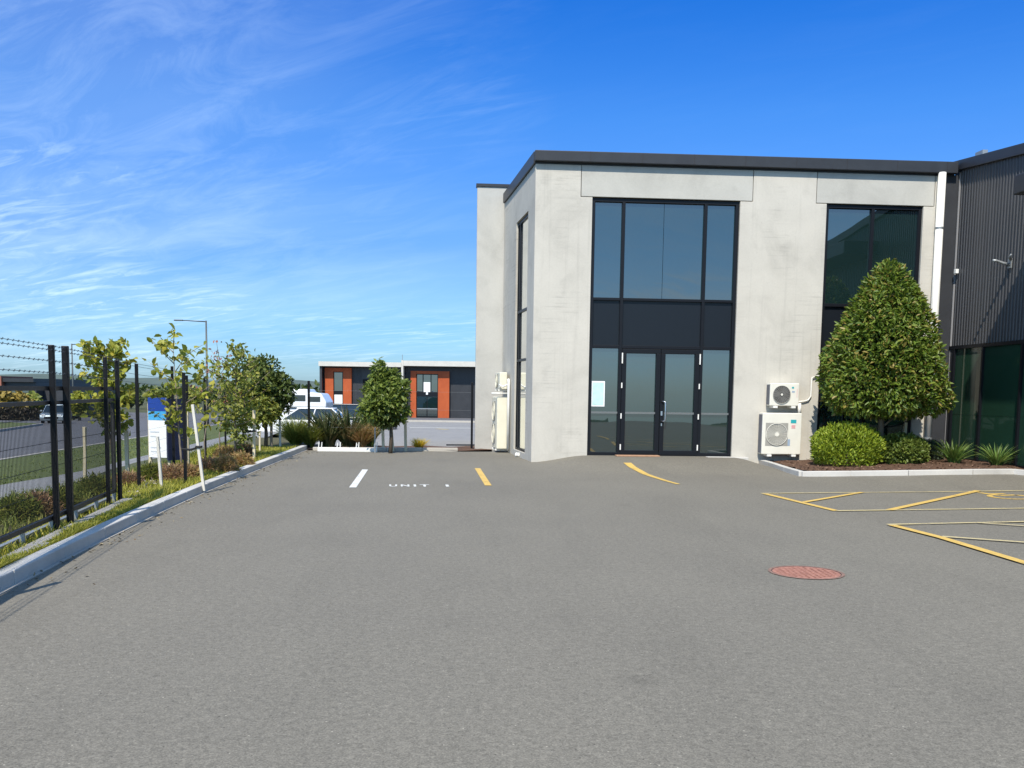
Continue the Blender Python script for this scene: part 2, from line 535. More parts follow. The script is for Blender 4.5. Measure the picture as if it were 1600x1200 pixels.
def leaves(name, P, D, N, Ls, Ws, m, parent=None, fold=0.25, loc=None):
    V, Fq = leaf_arrays(P, D, N, Ls, Ws, fold)
    return np_mesh(name, V, Fq, m, parent, loc=loc)


def blade_arrays(B, H, lean, Wd, seg=4, curve=1.6):
    """curved blades of grass from base points B; lean = horizontal offset of the tip (N,2)"""
    n = len(B)
    side = np.stack([-lean[:, 1], lean[:, 0], np.zeros(n)], 1)
    rnd = RNG.normal(size=(n, 3)); rnd[:, 2] = 0
    side = unit(side + 0.6 * rnd * np.linalg.norm(lean, axis=1, keepdims=True))
    rows = []
    for k in range(seg + 1):
        t = k / seg
        c = B + np.concatenate([lean * t ** curve, (H * (t - 0.25 * t * t * np.minimum(np.linalg.norm(lean, axis=1) / np.maximum(H, .01), 1.6)))[:, None]], 1)
        w = (Wd * (1 - t) ** 0.6 * 0.5 + 0.0004)[:, None]
        rows += [c - side * w, c + side * w]
    V = np.stack(rows, 1).reshape(-1, 3)
    b = np.arange(n)[:, None] * (2 * seg + 2)
    Fq = np.concatenate([b + np.array([[2 * k, 2 * k + 1, 2 * k + 3, 2 * k + 2]]) for k in range(seg)], 0)
    return V, Fq


def rnd(n, a=0.0, b=1.0):
    return RNG.uniform(a, b, n)


def sphere_dirs(n):
    return unit(RNG.normal(size=(n, 3)))


def sheet(name, rows, m, kind='structure', dz=0.0):
    """grid of points given as rows of (x, y, z)"""
    h, w = len(rows), len(rows[0])
    V = np.array(rows, float).reshape(-1, 3); V[:, 2] += dz
    i = np.arange(h - 1)[:, None] * w + np.arange(w - 1)[None, :]
    Fq = np.stack([i, i + 1, i + w + 1, i + w], -1).reshape(-1, 4)
    o = np_mesh(name, V, Fq, m)
    o.data.polygons.foreach_set('use_smooth', [True] * len(o.data.polygons))
    if kind: o['kind'] = kind
    return o


def lerp(a, b, t): return a + (b - a) * t


# ------------------------------------------------------------------ ground, yard, road
def kerb_x(y):
    pts = [(-12, -1.9), (7.32, -3.95), (9.22, -4.19), (12.22, -4.51), (14.19, -4.68), (18.68, -5.0), (25.3, -5.42), (40, -6.3)]
    for (a, xa), (b, xb) in zip(pts, pts[1:]):
        if y <= b: return lerp(xa, xb, (y - a) / (b - a))
    return pts[-1][1]


PATH_IN = [on(0, 784.5, zpath), on(225, 738, zpath)]
PATH_OUT = [on(0, 768, zpath), on(225, 713, zpath)]
ROAD_NEAR = [on(0, 727, zroad), on(225, 687, zroad)]
ROAD_FAR = [on(0, 674, zroad), on(66, 664, zroad)]


def line_x(pts, y):
    a, b = pts
    return lerp(a[0], b[0], (y - a[1]) / (b[1] - a[1]))


def path_in(y): return min(line_x(PATH_IN, y), fence_x(y) - 0.6)
def path_out(y): return min(line_x(PATH_OUT, y), path_in(y) - 1.3)
def road_near(y): return min(line_x(ROAD_NEAR, y), path_out(y) - 1.2)
def road_far(y): return min(line_x(ROAD_FAR, y), road_near(y) - 9.0)


def base_z(x, y):
    t = S((kerb_x(min(y, 40)) - 0.3 - x) / 8.0)
    z = lerp(zlot(x, y) - 0.09, zroad(x, y) - 0.12, t)
    if x > 12: z = -0.09 if y < 40 else z
    if y < -8: z = -.09 + .034 * (y + 8)
    return z


def axis(lo, hi, fine_lo, fine_hi, step):
    a = list(np.arange(fine_lo, fine_hi + 1e-6, step))
    g = step
    while a[-1] < hi: g *= 1.35; a.append(a[-1] + g)
    g = step
    while a[0] > lo: g *= 1.35; a.insert(0, a[0] - g)
    return a


xs = axis(-7000, 7000, -40, 20, 2.0)
ys = axis(-1500, 9000, -10, 100, 2.5)
sheet('ground', [[(x, y, base_z(x, y)) for x in xs] for y in ys], M['field'])

rows = []
for y in list(np.arange(-10, 14, 0.5)) + list(np.arange(14, 25.41, 0.17)):
    x0 = kerb_x(y) + 0.02
    far = 25.3 + 0.19 * (x0 + 5.4)
    rows.append([(x0 + (14 - x0) * i / 110, y + (0.19 * (i / 110) * (14 - x0) if y > 20 else 0) * 0, 0) for i in range(111)])
rows = [[(x, y, zg(x, y)) for x, y, _ in r] for r in rows]
sheet('asphalt_yard', rows, M['asphalt'])

# neighbouring car park behind, lower
rows = [[(lerp(-5.9 - 0.18 * max(0, y - 26), 30, i / 24), y, zlot(0, y) - 0.012) for i in range(25)] for y in np.arange(25.0, 94, 1.5)]
sheet('car_park', rows, M['asphalt_far'])
# planted strip, footpath, verge and road on the left
ysl = list(np.arange(4, 30, 0.5)) + list(np.arange(30, 130, 4))


def bed_z(x, y):
    """height of the planting strip and the slope behind the fence"""
    xk, xf, xp = kerb_x(y) - 0.1, fence_x(y) - 0.25, path_in(y)
    if x > xf: return 0.085
    return lerp(0.085, zpath(x, y) + 0.01, S((xf - x) / max(0.5, xf - xp)))


rows = []
for y in np.arange(3, 30, 0.4):
    xa, xb = kerb_x(y) - 0.12, path_in(y) - 0.05
    rows.append([(lerp(xa, xb, i / 14), y, bed_z(lerp(xa, xb, i / 14), y) - 0.01) for i in range(15)])
sheet('planting_strip', rows, M['soil'])
sheet('footpath', [[(lerp(path_in(y), path_out(y), t), y, zpath(0, y) + 0.012) for t in (0, .5, 1)] for y in ysl], M['path'])
sheet('grass_verge', [[(lerp(path_out(y) + 0.02, road_near(y), i / 6), y, lerp(zpath(0, y), zroad(0, y) + 0.12, i / 6)) for i in range(7)] for y in ysl], M['lawn'])
sheet('road', [[(lerp(road_near(y) - 0.14, road_far(y), i / 6), y, zroad(0, y) + 0.0) for i in range(7)] for y in ysl], M['road'])
ysv = [y for y in ysl if y <= 71]
sheet('grass_verge_far', [[(lerp(road_far(y) - .15, road_far(y) - 7, i / 4), y, zroad(0, y) + 0.13 + 0.03 * i) for i in range(5)] for y in ysv], M['lawn'])
sheet('side_road', [[(lerp(road_far(y) + .5, -75, i / 6), y, zroad(0, y) + .012) for i in range(7)] for y in np.arange(71, 89, 2)], M['road'])
for nm, fx, sgn in (('road_kerb', road_near, -1), ('road_kerb_far', road_far, 1)):
    k = MB()
    for a, b in zip(ysl, ysl[1:]):
        if sgn > 0 and b > 71: break
        k.bar((fx(a) + sgn * 0.07, a, zroad(0, a) + 0.06), (fx(b) + sgn * 0.07, b, zroad(0, b) + 0.06), 0.14, 0.15)
    tag(k.build(nm, M['edge']), kind='structure')

# kerbs of the yard
k = MB(); strip = MB()
yk = list(np.arange(-8, 25.3, 1.2)) + [25.3]
for a, b in zip(yk, yk[1:]):
    b2 = b - 0.011
    k.bar((kerb_x(a) - 0.075, a, 0.035), (kerb_x(b2) - 0.075, b2, 0.035), 0.15, 0.17)
for a, b in zip(yk, yk[1:]):
    strip.bar((kerb_x(a) + 0.02, a, 0.0), (kerb_x(b) + 0.02, b, 0.0), 0.05, 0.018)
tag(k.build('yard_kerb', M['kerb'], bevel=0.012), kind='structure')
tag(strip.build('kerb_footing', M['edge']), kind='structure')
k = MB()
P0, P1 = on(488, 704, zg), on(715, 705, zg)
for i in range(4):
    k.bar(lerp(P0, P1, i / 4) + (0, .08, .03), lerp(P0, P1, (i + .995) / 4) + (0, .08, .03), 0.14, 0.11)
tag(k.build('rear_kerb', M['edge'], bevel=0.012), kind='structure')
rear_rows = [[(lerp(P0[0] - .3, P1[0] + .9, i / 12), lerp(P0[1], P1[1], i / 12) + d, 0.03 + 0.02 * math.sin(i * 1.7 + d * 3) - .02 * d) for i in range(13)] for d in (0.1, .5, 1.0, 1.6, 2.2, 2.9)]
sheet('rear_planting_bed', rear_rows, M['mulch'])

# hills at the horizon
rows = [[], [], []]
for i in range(161):
    x = -6500 + i * 81
    h = 30 + 38 * math.exp(-((x + 2900) / 1600) ** 2) + 9 * math.sin(x / 310) + 7 * math.sin(x / 133 + 1)
    rows[0].append((x, 5600, -5)); rows[1].append((x, 6100, max(6, h) * .75)); rows[2].append((x, 6700, max(8, h)))
sheet('hills', rows, M['hill'])

# ------------------------------------------------------------------ painted markings
STRIPES = [0]


def stripe(name, pts, w, m, label, smooth_pts=True, group=None, cap_w=None):
    """flat painted stripe following ground points, laid 4 mm above the asphalt"""
    STRIPES[0] += 1; lift = .004 + .0012 * STRIPES[0]
    pts = [np.array(p[:2]) for p in pts]
    fine = []
    for a, b in zip(pts, pts[1:]):
        n = max(1, int(np.linalg.norm(b - a) / 0.15))
        fine += [lerp(a, b, i / n) for i in range(n)]
    fine.append(pts[-1])
    mb = MB(); vs = []
    for i, p in enumerate(fine):
        d = fine[min(i + 1, len(fine) - 1)] - fine[max(0, i - 1)]
        d = d / np.linalg.norm(d); s = np.array([-d[1], d[0]])
        ww = w if not hasattr(w, '__len__') else lerp(w[0], w[1], i / (len(fine) - 1))
        for k in (-1, 1):
            q = p + s * k * ww / 2
            vs.append((q[0], q[1], zg(q[0], q[1]) + lift))
    fs = [(2 * i + 1, 2 * i, 2 * i + 2, 2 * i + 3) for i in range(len(fine) - 1)]
    mb.add(vs, fs)
    o = mb.build(name, m, recenter=True)
    return tag(o, label, 'road marking', group)


g = lambda x, y: on(x, y, zg)
stripe('painted_line', [g(551, 762), g(570.5, 734)], 0.115, M['line_white'], 'short white parking line left of the UNIT 1 lettering')
stripe('painted_line', [g(746, 732), g(763, 759)], 0.115, M['line_yellow'], 'short straight yellow line right of the UNIT 1 lettering')
stripe('painted_line', [g(980, 723.5), g(988, 730), g(1000, 736.5), g(1018, 744.5), g(1040, 751.5), g(1060, 757)], (0.17, 0.08), M['line_yellow'], 'curved yellow line sweeping away from the double glass doors')
A, Bq, Cq = g(1189, 771.5), g(1307, 799), g(1640, 794.5)
D_ = g(1640, 766.5)
stripe('painted_line', [A, D_], 0.075, M['line_faded'], 'long thin yellow line forming the far edge of the hatched bay')
stripe('painted_line', [A + (.05, -.06, 0), Bq], 0.11, M['line_yellow'], 'slanted yellow line closing the left end of the hatched bay')
stripe('painted_line', [Bq, Cq], 0.085, M['line_faded'], 'long yellow line forming the near edge of the hatched bay')
stripe('painted_line', [g(1256, 785.5), g(1347, 770)], 0.09, M['line_yellow'], 'shorter diagonal yellow line inside the hatched bay')
stripe('painted_line', [g(1389, 798), g(1528, 767.5)], 0.11, M['line_yellow'], 'longer diagonal yellow line inside the hatched bay, beside the yellow symbol')
A2 = g(1386, 821)
stripe('painted_line', [A2, g(1640, 815.5)], 0.075, M['line_faded'], 'thin yellow far edge of the bay nearer the manhole')
stripe('painted_line', [A2 + (.04, -.05, 0), g(1470, 841.5), g(1640, 893)], 0.115, M['line_yellow'], 'bold diagonal yellow line of the bay nearer the manhole')
stripe('painted_line', [g(1472, 840), g(1640, 852)], 0.075, M['line_faded'], 'yellow cross line branching off the bold diagonal near the manhole')
stripe('painted_line', [g(1527, 818.5), g(1640, 826)], 0.06, M['line_faded'], 'faint yellow line just below the far edge of the nearer bay')


def ground_mesh(name, polys, m, label, cat):
    mb = MB()
    for poly in polys:
        mb.add([(x, y, zg(x, y) + 0.005) for x, y in poly], [tuple(range(len(poly)))])
    return tag(mb.build(name, m, recenter=True), label, cat)


def quad_stroke(p, q, w):
    p, q = np.array(p, float), np.array(q, float)
    d = (q - p) / np.linalg.norm(q - p); s = np.array([-d[1], d[0]]) * w / 2
    return [tuple(p - s), tuple(q - s), tuple(q + s), tuple(p + s)]


# UNIT 1
def letter_mesh(ch):
    cu = bpy.data.curves.new('letter', 'FONT'); cu.body = ch; cu.offset = 0.03
    ob = bpy.data.objects.new('letter_src', cu); COL.objects.link(ob)
    bpy.context.view_layer.update()
    me = bpy.data.meshes.new_from_object(ob.evaluated_get(bpy.context.evaluated_depsgraph_get()))
    bpy.data.objects.remove(ob)
    x0 = min(v.co.x for v in me.vertices); x1 = max(v.co.x for v in me.vertices)
    y0 = min(v.co.y for v in me.vertices); y1 = max(v.co.y for v in me.vertices)
    return me, x0, x1, y0, y1


p = g(608, 760.6); q = g(704, 760.8)
t = thing('painted_lettering', 'white painted UNIT 1 lettering on the asphalt between two parking lines', 'lettering', (p[0], p[1], .006), math.atan2(q[1] - p[1], q[0] - p[0]))
wtot = np.linalg.norm(q - p)
for ch, a_, b_ in (('U', 0, .13), ('N', .19, .33), ('I', .40, .44), ('T', .50, .66), ('1', .93, .98)):
    me, x0, x1, y0, y1 = letter_mesh(ch)
    for v in me.vertices:
        v.co.x = wtot * lerp(a_, b_, (v.co.x - x0) / (x1 - x0)); v.co.y = (v.co.y - y0) / (y1 - y0) * .34
    me.materials.clear(); me.materials.append(M['line_white'])
    o = bpy.data.objects.new('letter', me); COL.objects.link(o); o.parent = t

# accessible parking symbol (seen nearly edge-on), yellow
c0 = np.array(g(1572, 774.5)[:2]); ex = np.array([0.94, 0.34]); ey = np.array([-0.2, 0.98])
sy_ = []
T = lambda a, b: tuple(c0 + ex * a * 0.62 + ey * b * 0.62)
arc = [(-.15 + .52 * math.cos(a), -.3 + .52 * math.sin(a)) for a in np.linspace(rad(110), rad(340), 14)]
for a_, b_ in zip(arc, arc[1:]): sy_.append(quad_stroke(T(*a_), T(*b_), 0.09))
for a_, b_ in [((-.25, .75), (-.18, .05)), ((-.18, .05), (.38, .05)), ((.38, .05), (.6, -.62)), ((.6, -.62), (.9, -.55)), ((-.2, .4), (.3, .4))]:
    sy_.append(quad_stroke(T(*a_), T(*b_), 0.11))
sy_.append([T(-.27 + .16 * math.cos(a), .98 + .16 * math.sin(a)) for a in np.linspace(0, 2 * math.pi, 12, endpoint=False)])
for i in range(len(sy_)):
    pass
ground_mesh('painted_symbol', sy_, M['line_yellow'], 'yellow accessible parking symbol painted at the right edge of the hatched bay', 'road marking')

# manhole cover
mc = g(1259.5, 895)
t = thing('manhole_cover', 'round rusty red manhole cover set in the grey asphalt', 'manhole cover', (mc[0], mc[1], 0))
MB().disc((0, 0, .003), .314, 'z', 40).build('frame_gap', M['dark'], t)
mb = MB(); mb.tube([(0, 0, -.02), (0, 0, 0.0045)], 0.30, 40)
for i in range(-5, 6):
    for j in range(-5, 6):
        x, y = i * .05, j * .05
        if math.hypot(x, y) < .26:
            a = .016
            mb.add([(x - a, y, .0045), (x, y - a * .5, .009), (x + a, y, .0045), (x, y + a * .5, .009)], [(0, 1, 2, 3)])
mb.build('cover', M['rust'], t)
mb = MB()
n = 48
for k_ in range(n):
    a, b = 2 * math.pi * k_ / n, 2 * math.pi * (k_ + 1) / n
    vs = [(r * math.cos(x), r * math.sin(x), z) for x in (a, b) for r, z in ((.306, .006), (.335, .006))]
    mb.add(vs, [(0, 1, 3, 2)])
mb.build('ring', mottled('rusty_ring', (0.14, 0.09, 0.07), (0.28, 0.17, 0.13), 30, 0.8), t)

# ------------------------------------------------------------------ concrete office building
office = thing('office_building', 'two storey pale concrete building with tall dark glazed openings and charcoal roof edge', 'building', BO, ALPHA)


def panel(poly, m, y0=0.0, y1=0.18, name='wall_panel', lab=None):
    o = MB().prism(poly, y0, y1).build(name, m, office, bevel=0.008)
    if lab: o['label'] = lab
    return o


HT = 6.66
panel([(0, -.3), (1.29, -.3), (1.29, 5.965), (1.022, 5.965), (1.022, HT), (0, HT)], M['concrete'])
panel([(1.036, 5.979), (4.946, 5.979), (4.946, HT), (1.036, HT)], M['lintel'], .004)
panel([(4.67, -.3), (6.68, -.3), (6.68, 5.965), (6.424, 5.965), (6.424, HT), (4.96, HT), (4.96, 5.965), (4.67, 5.965)], M['concrete'])
panel([(6.438, 5.979), (9.2, 5.979), (9.2, HT), (6.438, HT)], M['lintel'], .004)
panel([(8.96, -.3), (9.46, -.3), (9.46, HT), (9.214, HT), (9.214, 5.965), (8.96, 5.965)], M['concrete'])
MB().box(1.0, 9.44, .19, .25, 5.9, HT).build('joint_backing', M['dark'], office)

# left wall runs back at five degrees off square
b5 = rad(5.0)
dl = np.array([-math.sin(b5), math.cos(b5), 0]); nl = np.array([math.cos(b5), math.sin(b5), 0])


def LWp(s, d, z): return tuple(dl * s + nl * d + np.array([0, 0, z]))


def lw_box(mb, s0, s1, d0, d1, z0, z1, mi=0):
    v = [LWp(s, d, z) for z in (z0, z1) for s in (s0, s1) for d in (d0, d1)]
    return mb.add(v, [(0, 2, 3, 1), (4, 5, 7, 6), (0, 1, 5, 4), (2, 6, 7, 3), (0, 4, 6, 2), (1, 3, 7, 5)], mi)


S0, S1, SE = 0.9, 2.62, 4.75
mb = MB(); lw_box(mb, .004, S0, .003, .17, -.3, HT - .003); mb.build('side_wall_panel', M['concrete'], office)
mb = MB(); lw_box(mb, S0 + .001, S1 - .001, .003, .17, 5.8, HT - .003); mb.build('side_wall_panel', M['concrete'], office)
mb = MB(); lw_box(mb, S0 + .001, S1 - .001, .003, .17, -.3, .14); mb.build('side_wall_panel', M['concrete'], office)
mb = MB(); lw_box(mb, S1, SE, .003, .17, -.3, HT - .003); mb.build('side_wall_panel', M['concrete'], office)
wf = MB()
for s in (S0, 2.3, S1 - .05): lw_box(wf, s, s + .05, .05, .14, .14, 5.8)
for z in (.14, 2.35, 3.55, 5.73): lw_box(wf, S0 + .05, 2.3, .053, .137, z, z + .06); lw_box(wf, 2.35, S1 - .05, .053, .137, z, z + .06)
sw = wf.build('side_window', M['frame'], office)
gl = MB(); lw_box(gl, S0 + .02, S1 - .02, .085, .105, .16, 5.78); gl.build('glazing', M['side_glass'], sw)

# fin wall standing out to the left behind the side wall
fl = np.array(loc(-1.05, 26.67))
panel([(fl[0], -.3), (-.02, -.3), (-.02, 7.12), (fl[0], 7.12)], M['fin'], fl[1], fl[1] + .2, 'fin_wall')
MB().box(fl[0] - .03, .4, fl[1] - .03, fl[1] + .23, 7.123, 7.2).build('fin_capping', M['fascia'], office)
# hidden rear volume and roof
rv = MB().box(-.3, 9.7, fl[1] + .21, 16, -.3, 7.0); rv.box(.2, 9.4, .45, fl[1] - .01, -.3, 6.6)
rv.build('rear_wall', M['concrete'], office)
MB().prism([(-.02, 6.665), (-.02, 6.9), (9.65, 6.94), (9.65, 6.665)][::-1], .002, 16).build('roof', M['fascia'], office)
# gutter fascia along the front with joints, and the plain edge over the side wall
fb = MB()
fb.add([(-.03, -.14, 6.70), (9.66, -.14, 6.70), (9.66, -.14, 6.955), (-.03, -.14, 6.925), (-.03, 0, 6.70), (9.66, 0, 6.70), (9.66, 0, 6.955), (-.03, 0, 6.925)],
       [(0, 1, 2, 3), (5, 4, 7, 6), (0, 4, 5, 1), (3, 2, 6, 7), (0, 3, 7, 4), (1, 5, 6, 2)])
fas = fb.build('gutter_fascia', M['fascia'], office, bevel=0.012)
jm = mat('fascia_joint', (0.02, 0.02, 0.024), 0.6)
for u_ in np.arange(1.2, 9.5, 1.17):
    MB().box(u_, u_ + .014, -.1435, -.1405, 6.71, 6.92 + u_ * .003).build('fascia_joint', jm, fas)
mb = MB(); lw_box(mb, .02, SE - .05, -.045, .1, 6.668, 6.93); mb.build('side_fascia', M['fascia'], office, bevel=.01)
MB().box(-.05, .35, fl[1] - .5, fl[1] - .04, 6.94, 7.19).build('roof_upstand', M['fascia'], office)

# --- front glazed opening with double doors
def rect_frame(mb, x0, x1, z0, z1, w, y0, y1):
    mb.box(x0, x1, y0, y1, z1 - w, z1); mb.box(x0, x1, y0, y1, z0, z0 + w)
    mb.box(x0, x0 + w, y0, y1, z0 + w, z1 - w); mb.box(x1 - w, x1, y0, y1, z0 + w, z1 - w)


YF, YB = .06, .16
wf = MB()
rect_frame(wf, 1.292, 4.668, .165, 5.962, .075, YF, YB)
wf.box(1.292, 4.668, YF - .03, YB, .10, .163)
for u_ in (1.985, 3.87):
    wf.box(u_, u_ + .07, YF + .002, YB, .24, 5.887)
wf.box(1.367, 1.985, YF + .004, YB, 3.7, 3.76); wf.box(2.055, 3.87, YF + .004, YB, 3.7, 3.76); wf.box(3.94, 4.593, YF + .004, YB, 3.7, 3.76)
wf.box(1.367, 1.985, YF + .004, YB, 2.62, 2.69); wf.box(2.055, 3.87, YF + .004, YB, 2.62, 2.69); wf.box(3.94, 4.593, YF + .004, YB, 2.62, 2.69)
shop = wf.build('shopfront_window', M['frame'], office, bevel=.004)
gl = MB()
for a, b in ((1.36, 1.99), (2.05, 2.949), (2.958, 3.875), (3.935, 4.6)): gl.box(a, b, YB - .03, YB - .015, 3.755, 5.89)
for a, b in ((1.36, 1.99), (3.935, 4.6)): gl.box(a, b, YB - .03, YB - .015, .235, 2.63)
gl.build('glazing', M['glass'], shop)
sp = MB()
for a, b in ((1.36, 1.99), (2.05, 3.875), (3.935, 4.6)): sp.box(a, b, YB - .04, YB - .02, 2.685, 3.705)
sp.build('spandrel', M['spandrel'], shop)
for a, b in ((1.37, 1.983), (3.942, 4.59)): MB().box(a, b, YF + .02, YB - .03, 1.13, 1.175).build('midrail', M['rail'], shop)
for a, b, hs in ((2.06, 2.958, 0), (2.966, 3.866, 1)):
    d = MB(); rect_frame(d, a, b, .19, 2.612, .1, YF - .01, YB - .01)
    door = d.build('glass_door', M['frame'], office, bevel=.006)
    MB().box(a + .09, b - .09, YB - .04, YB - .03, .28, 2.52).build('door_pane', M['glass'], door)
    MB().box(a + .1, b - .1, YF + .0, YB - .045, 1.13, 1.175).build('midrail', M['rail'], door)
    hx = a - .012 if hs == 0 else b - .012
    for z0, z1 in ((2.28, 2.52), (1.72, 1.84), (1.02, 1.14), (.3, .43)):
        MB().box(hx, hx + .026, YF - .035, YF - .012, z0, z1).build('hinge', M['pipe'], door)
    if hs == 1:
        hb = MB(); hb.tube([(a + .03, YF - .01, 1.42), (a + .09, YF - .07, 1.42), (a + .115, YF - .08, 1.40), (a + .12, YF - .08, 1.2), (a + .115, YF - .08, .99), (a + .09, YF - .07, .97), (a + .03, YF - .01, .97)], .018, 8)
        hb.build('door_handle', M['steel'], door, smooth=True)
        MB().box(a + .02, a + .06, YF - .02, YF - .012, 1.1, 1.2).build('lock_plate', M['steel'], door); MB().box(a + .03, a + .055, YF - .03, YF - .012, .86, .92).build('lock', M['steel'], door)

# --- second glazed opening
wf = MB(); rect_frame(wf, 6.682, 8.958, .02, 5.962, .075, YF, YB)
wf.box(7.77, 7.84, YF + .002, YB, .1, 5.887)
for z in (3.66, 2.6):
    wf.box(6.757, 7.77, YF + .004, YB, z, z + .07); wf.box(7.84, 8.883, YF + .004, YB, z, z + .07)
win2 = wf.build('window', M['frame'], office, bevel=.004)
gl = MB()
for a, b in ((6.75, 7.775), (7.835, 8.89)):
    gl.box(a, b, YB - .03, YB - .015, 3.72, 5.89); gl.box(a, b, YB - .03, YB - .015, .09, 2.61)
gl.build('glazing', M['glass'], win2)
sp = MB()
for a, b in ((6.75, 7.775), (7.835, 8.89)): sp.box(a, b, YB - .04, YB - .02, 2.665, 3.665)
sp.build('spandrel', M['spandrel'], win2)
MB().box(9.47, 9.83, .02, .25, -.2, 6.69).build('corner_flashing', M['charcoal'], office)

# things on the building
a0 = W(9.3, -.11, 0.05)
t = thing('downpipe', 'white round downpipe between the concrete front and the dark ribbed wall', 'downpipe', a0, ALPHA)
MB().tube([(0, 0, 0), (0, 0, 6.66)], .088, 16).build('pipe', M['pipe'], t, smooth=True)
for z in (5.42, 2.6, .6):
    MB().tube([(0, 0, z - .02), (0, 0, z + .02)], .096, 16).box(-.02, .02, .08, .11, z - .02, z + .02).build('bracket', M['galv'], t)
p0 = W(1.53, YB - .05, 1.29)
t = thing('notice', 'pale mint notice with white border stuck inside the glass left of the doors', 'notice', p0, ALPHA)
MB().box(-.155, .155, .005, .012, 0, .58).build('border', M['sign_white'], t)
MB().box(-.13, .13, .001, .0045, .03, .55).build('sheet', M['poster'], t)
p0 = W(2.42, -.2, 0.165)
tag(MB().box(-.5, .5, -.12, .12, 0, .03).build('door_mat', M['mat_wood'], None, bevel=.008, loc=tuple(p0), rotz=ALPHA),
    'thin brown door mat on the step before the left glass door', 'door mat')
tag(MB().box(4.05, 5.0, -.26, -.01, .02, .17).build('door_step', M['kerb'], office, bevel=.01))


# --- air conditioning units
def ac_unit(name, label, loc3, rotz, w, h, d, body_mat, grille_mat, fans, dark_fan, stickers, feet=True, group=None):
    """local frame: front faces -y, back on the wall at y = 0, base at z = 0"""
    t = thing(name, label, 'air conditioner', loc3, rotz, group)
    gap = .05
    y0, y1 = -gap - d, -gap
    MB().box(-w / 2, w / 2, y0, y1, .0, h).build('casing', body_mat, t, bevel=.018)
    sg = MB()
    for i in range(int(d / .022)): sg.box(-w / 2 - .012, -w / 2 - .002, y0 + .03 + i * .02, y0 + .036 + i * .02, .03, h - .04)
    sg.box(-w / 2 - .004, -w / 2 - .0005, y0 + .03, y1 - .03, .03, h - .04)
    sg.build('side_grille', M['coil'], t)
    for cx, cz, r in fans:
        f = MB(); f.disc((cx, y0 - .002, cz), r, 'y', 36)
        fan = f.build('fan', mat('fan_dark', (0.05, 0.05, 0.05) if dark_fan else (0.26, 0.25, 0.22), .6), t)
        gr = MB()
        nr = 7
        for i in range(1, nr + 1):
            rr = r * i / nr
            gr.tube([(cx + rr * math.cos(a), y0 - .018, cz + rr * math.sin(a)) for a in np.linspace(0, 2 * math.pi, 33)], .0028 if i < nr else .008, 5, cap=False)
        for a in np.linspace(0, 2 * math.pi, 24, endpoint=False):
            gr.tube([(cx + .05 * math.cos(a), y0 - .02, cz + .05 * math.sin(a)), (cx + r * math.cos(a + .12), y0 - .016, cz + r * math.sin(a + .12))], .0024, 4)
        gr.build('fan_grille', grille_mat, t)
        if not dark_fan:
            pl = MB(); s = r * 1.05; pl.box(cx - s, cx + s, y0 - .0045, y0 - .0025, cz - s, cz + s); pl.build('fan_surround', M['grille'], t)
        MB().tube([(cx, y0 - .028, cz), (cx, y0 - .012, cz)], r * .2 if not dark_fan else r * .13, 20).build('hub', body_mat, fan)
        bl = MB()
        for i in range(3):
            a = i * 2.094 + .4
            bl.add([(cx, y0 - .006, cz)] + [(cx + r * .93 * math.cos(a + x), y0 - .006 - x * .006, cz + r * .93 * math.sin(a + x)) for x in (0, .35, .7, 1.05)], [(0, 1, 2, 3, 4)])
        bl.build('fan_blade', mat('blade', (0.1, 0.1, 0.1) if dark_fan else (0.34, 0.33, 0.3), .5), fan)
    for x0, x1, z0, z1, m in stickers:
        MB().box(x0, x1, y0 - .004, y0 - .0005, z0, z1).build('sticker', m, t)
    if feet:
        for x in (-w * .3, w * .32):
            fb = MB().box(x - .05, x + .05, y0 - .02, 0, -.05, -.004)
            fb.build('wall_bracket', M['pipe'], t, bevel=.006)
    return t


# right pier, two units
ac_unit('air_conditioner', 'smaller ivory air conditioner with dark fan, mounted above a larger one beside the conical tree', W(5.77, 0, 1.36), ALPHA, .68, .52, .24, M['casing'], M['grille'],
        [(-.07, .26, .2)], True, [(.165, .215, .40, .44, M['teal']), (.17, .235, .31, .345, M['bluegrey']), (.285, .295, .2, .4, M['pink'])])
ac_unit('air_conditioner', 'larger ivory air conditioner with pale fan, just above the bark mulch', W(5.735, 0, .25), ALPHA, .92, .95, .26, M['casing'], M['casing'],
        [(-.12, .46, .25)], False, [(.2, .33, .72, .8, M['teal']), (.22, .31, .6, .68, M['pink']), (.12, .2, .2, .35, M['bluegrey'])])
pp = MB()
zz = lambda px, py, v=-.04: (*W(onv(px, py, v)[0], v)[:2], onv(px, py, v)[1])
pp.tube([zz(1244, 628), zz(1256, 627), zz(1263, 625), zz(1267, 619), zz(1268, 600), zz(1269, 590), zz(1280, 587)], .016, 8)
pp.tube([zz(1249, 630), zz(1249, 648)], .045, 8)
pp.tube([zz(1245, 601), zz(1246, 612)], .03, 8)
tag(pp.build('conduit', M['pipe'], recenter=True, smooth=True), 'white bent conduit running from the smaller air conditioner toward the conical tree', 'conduit')

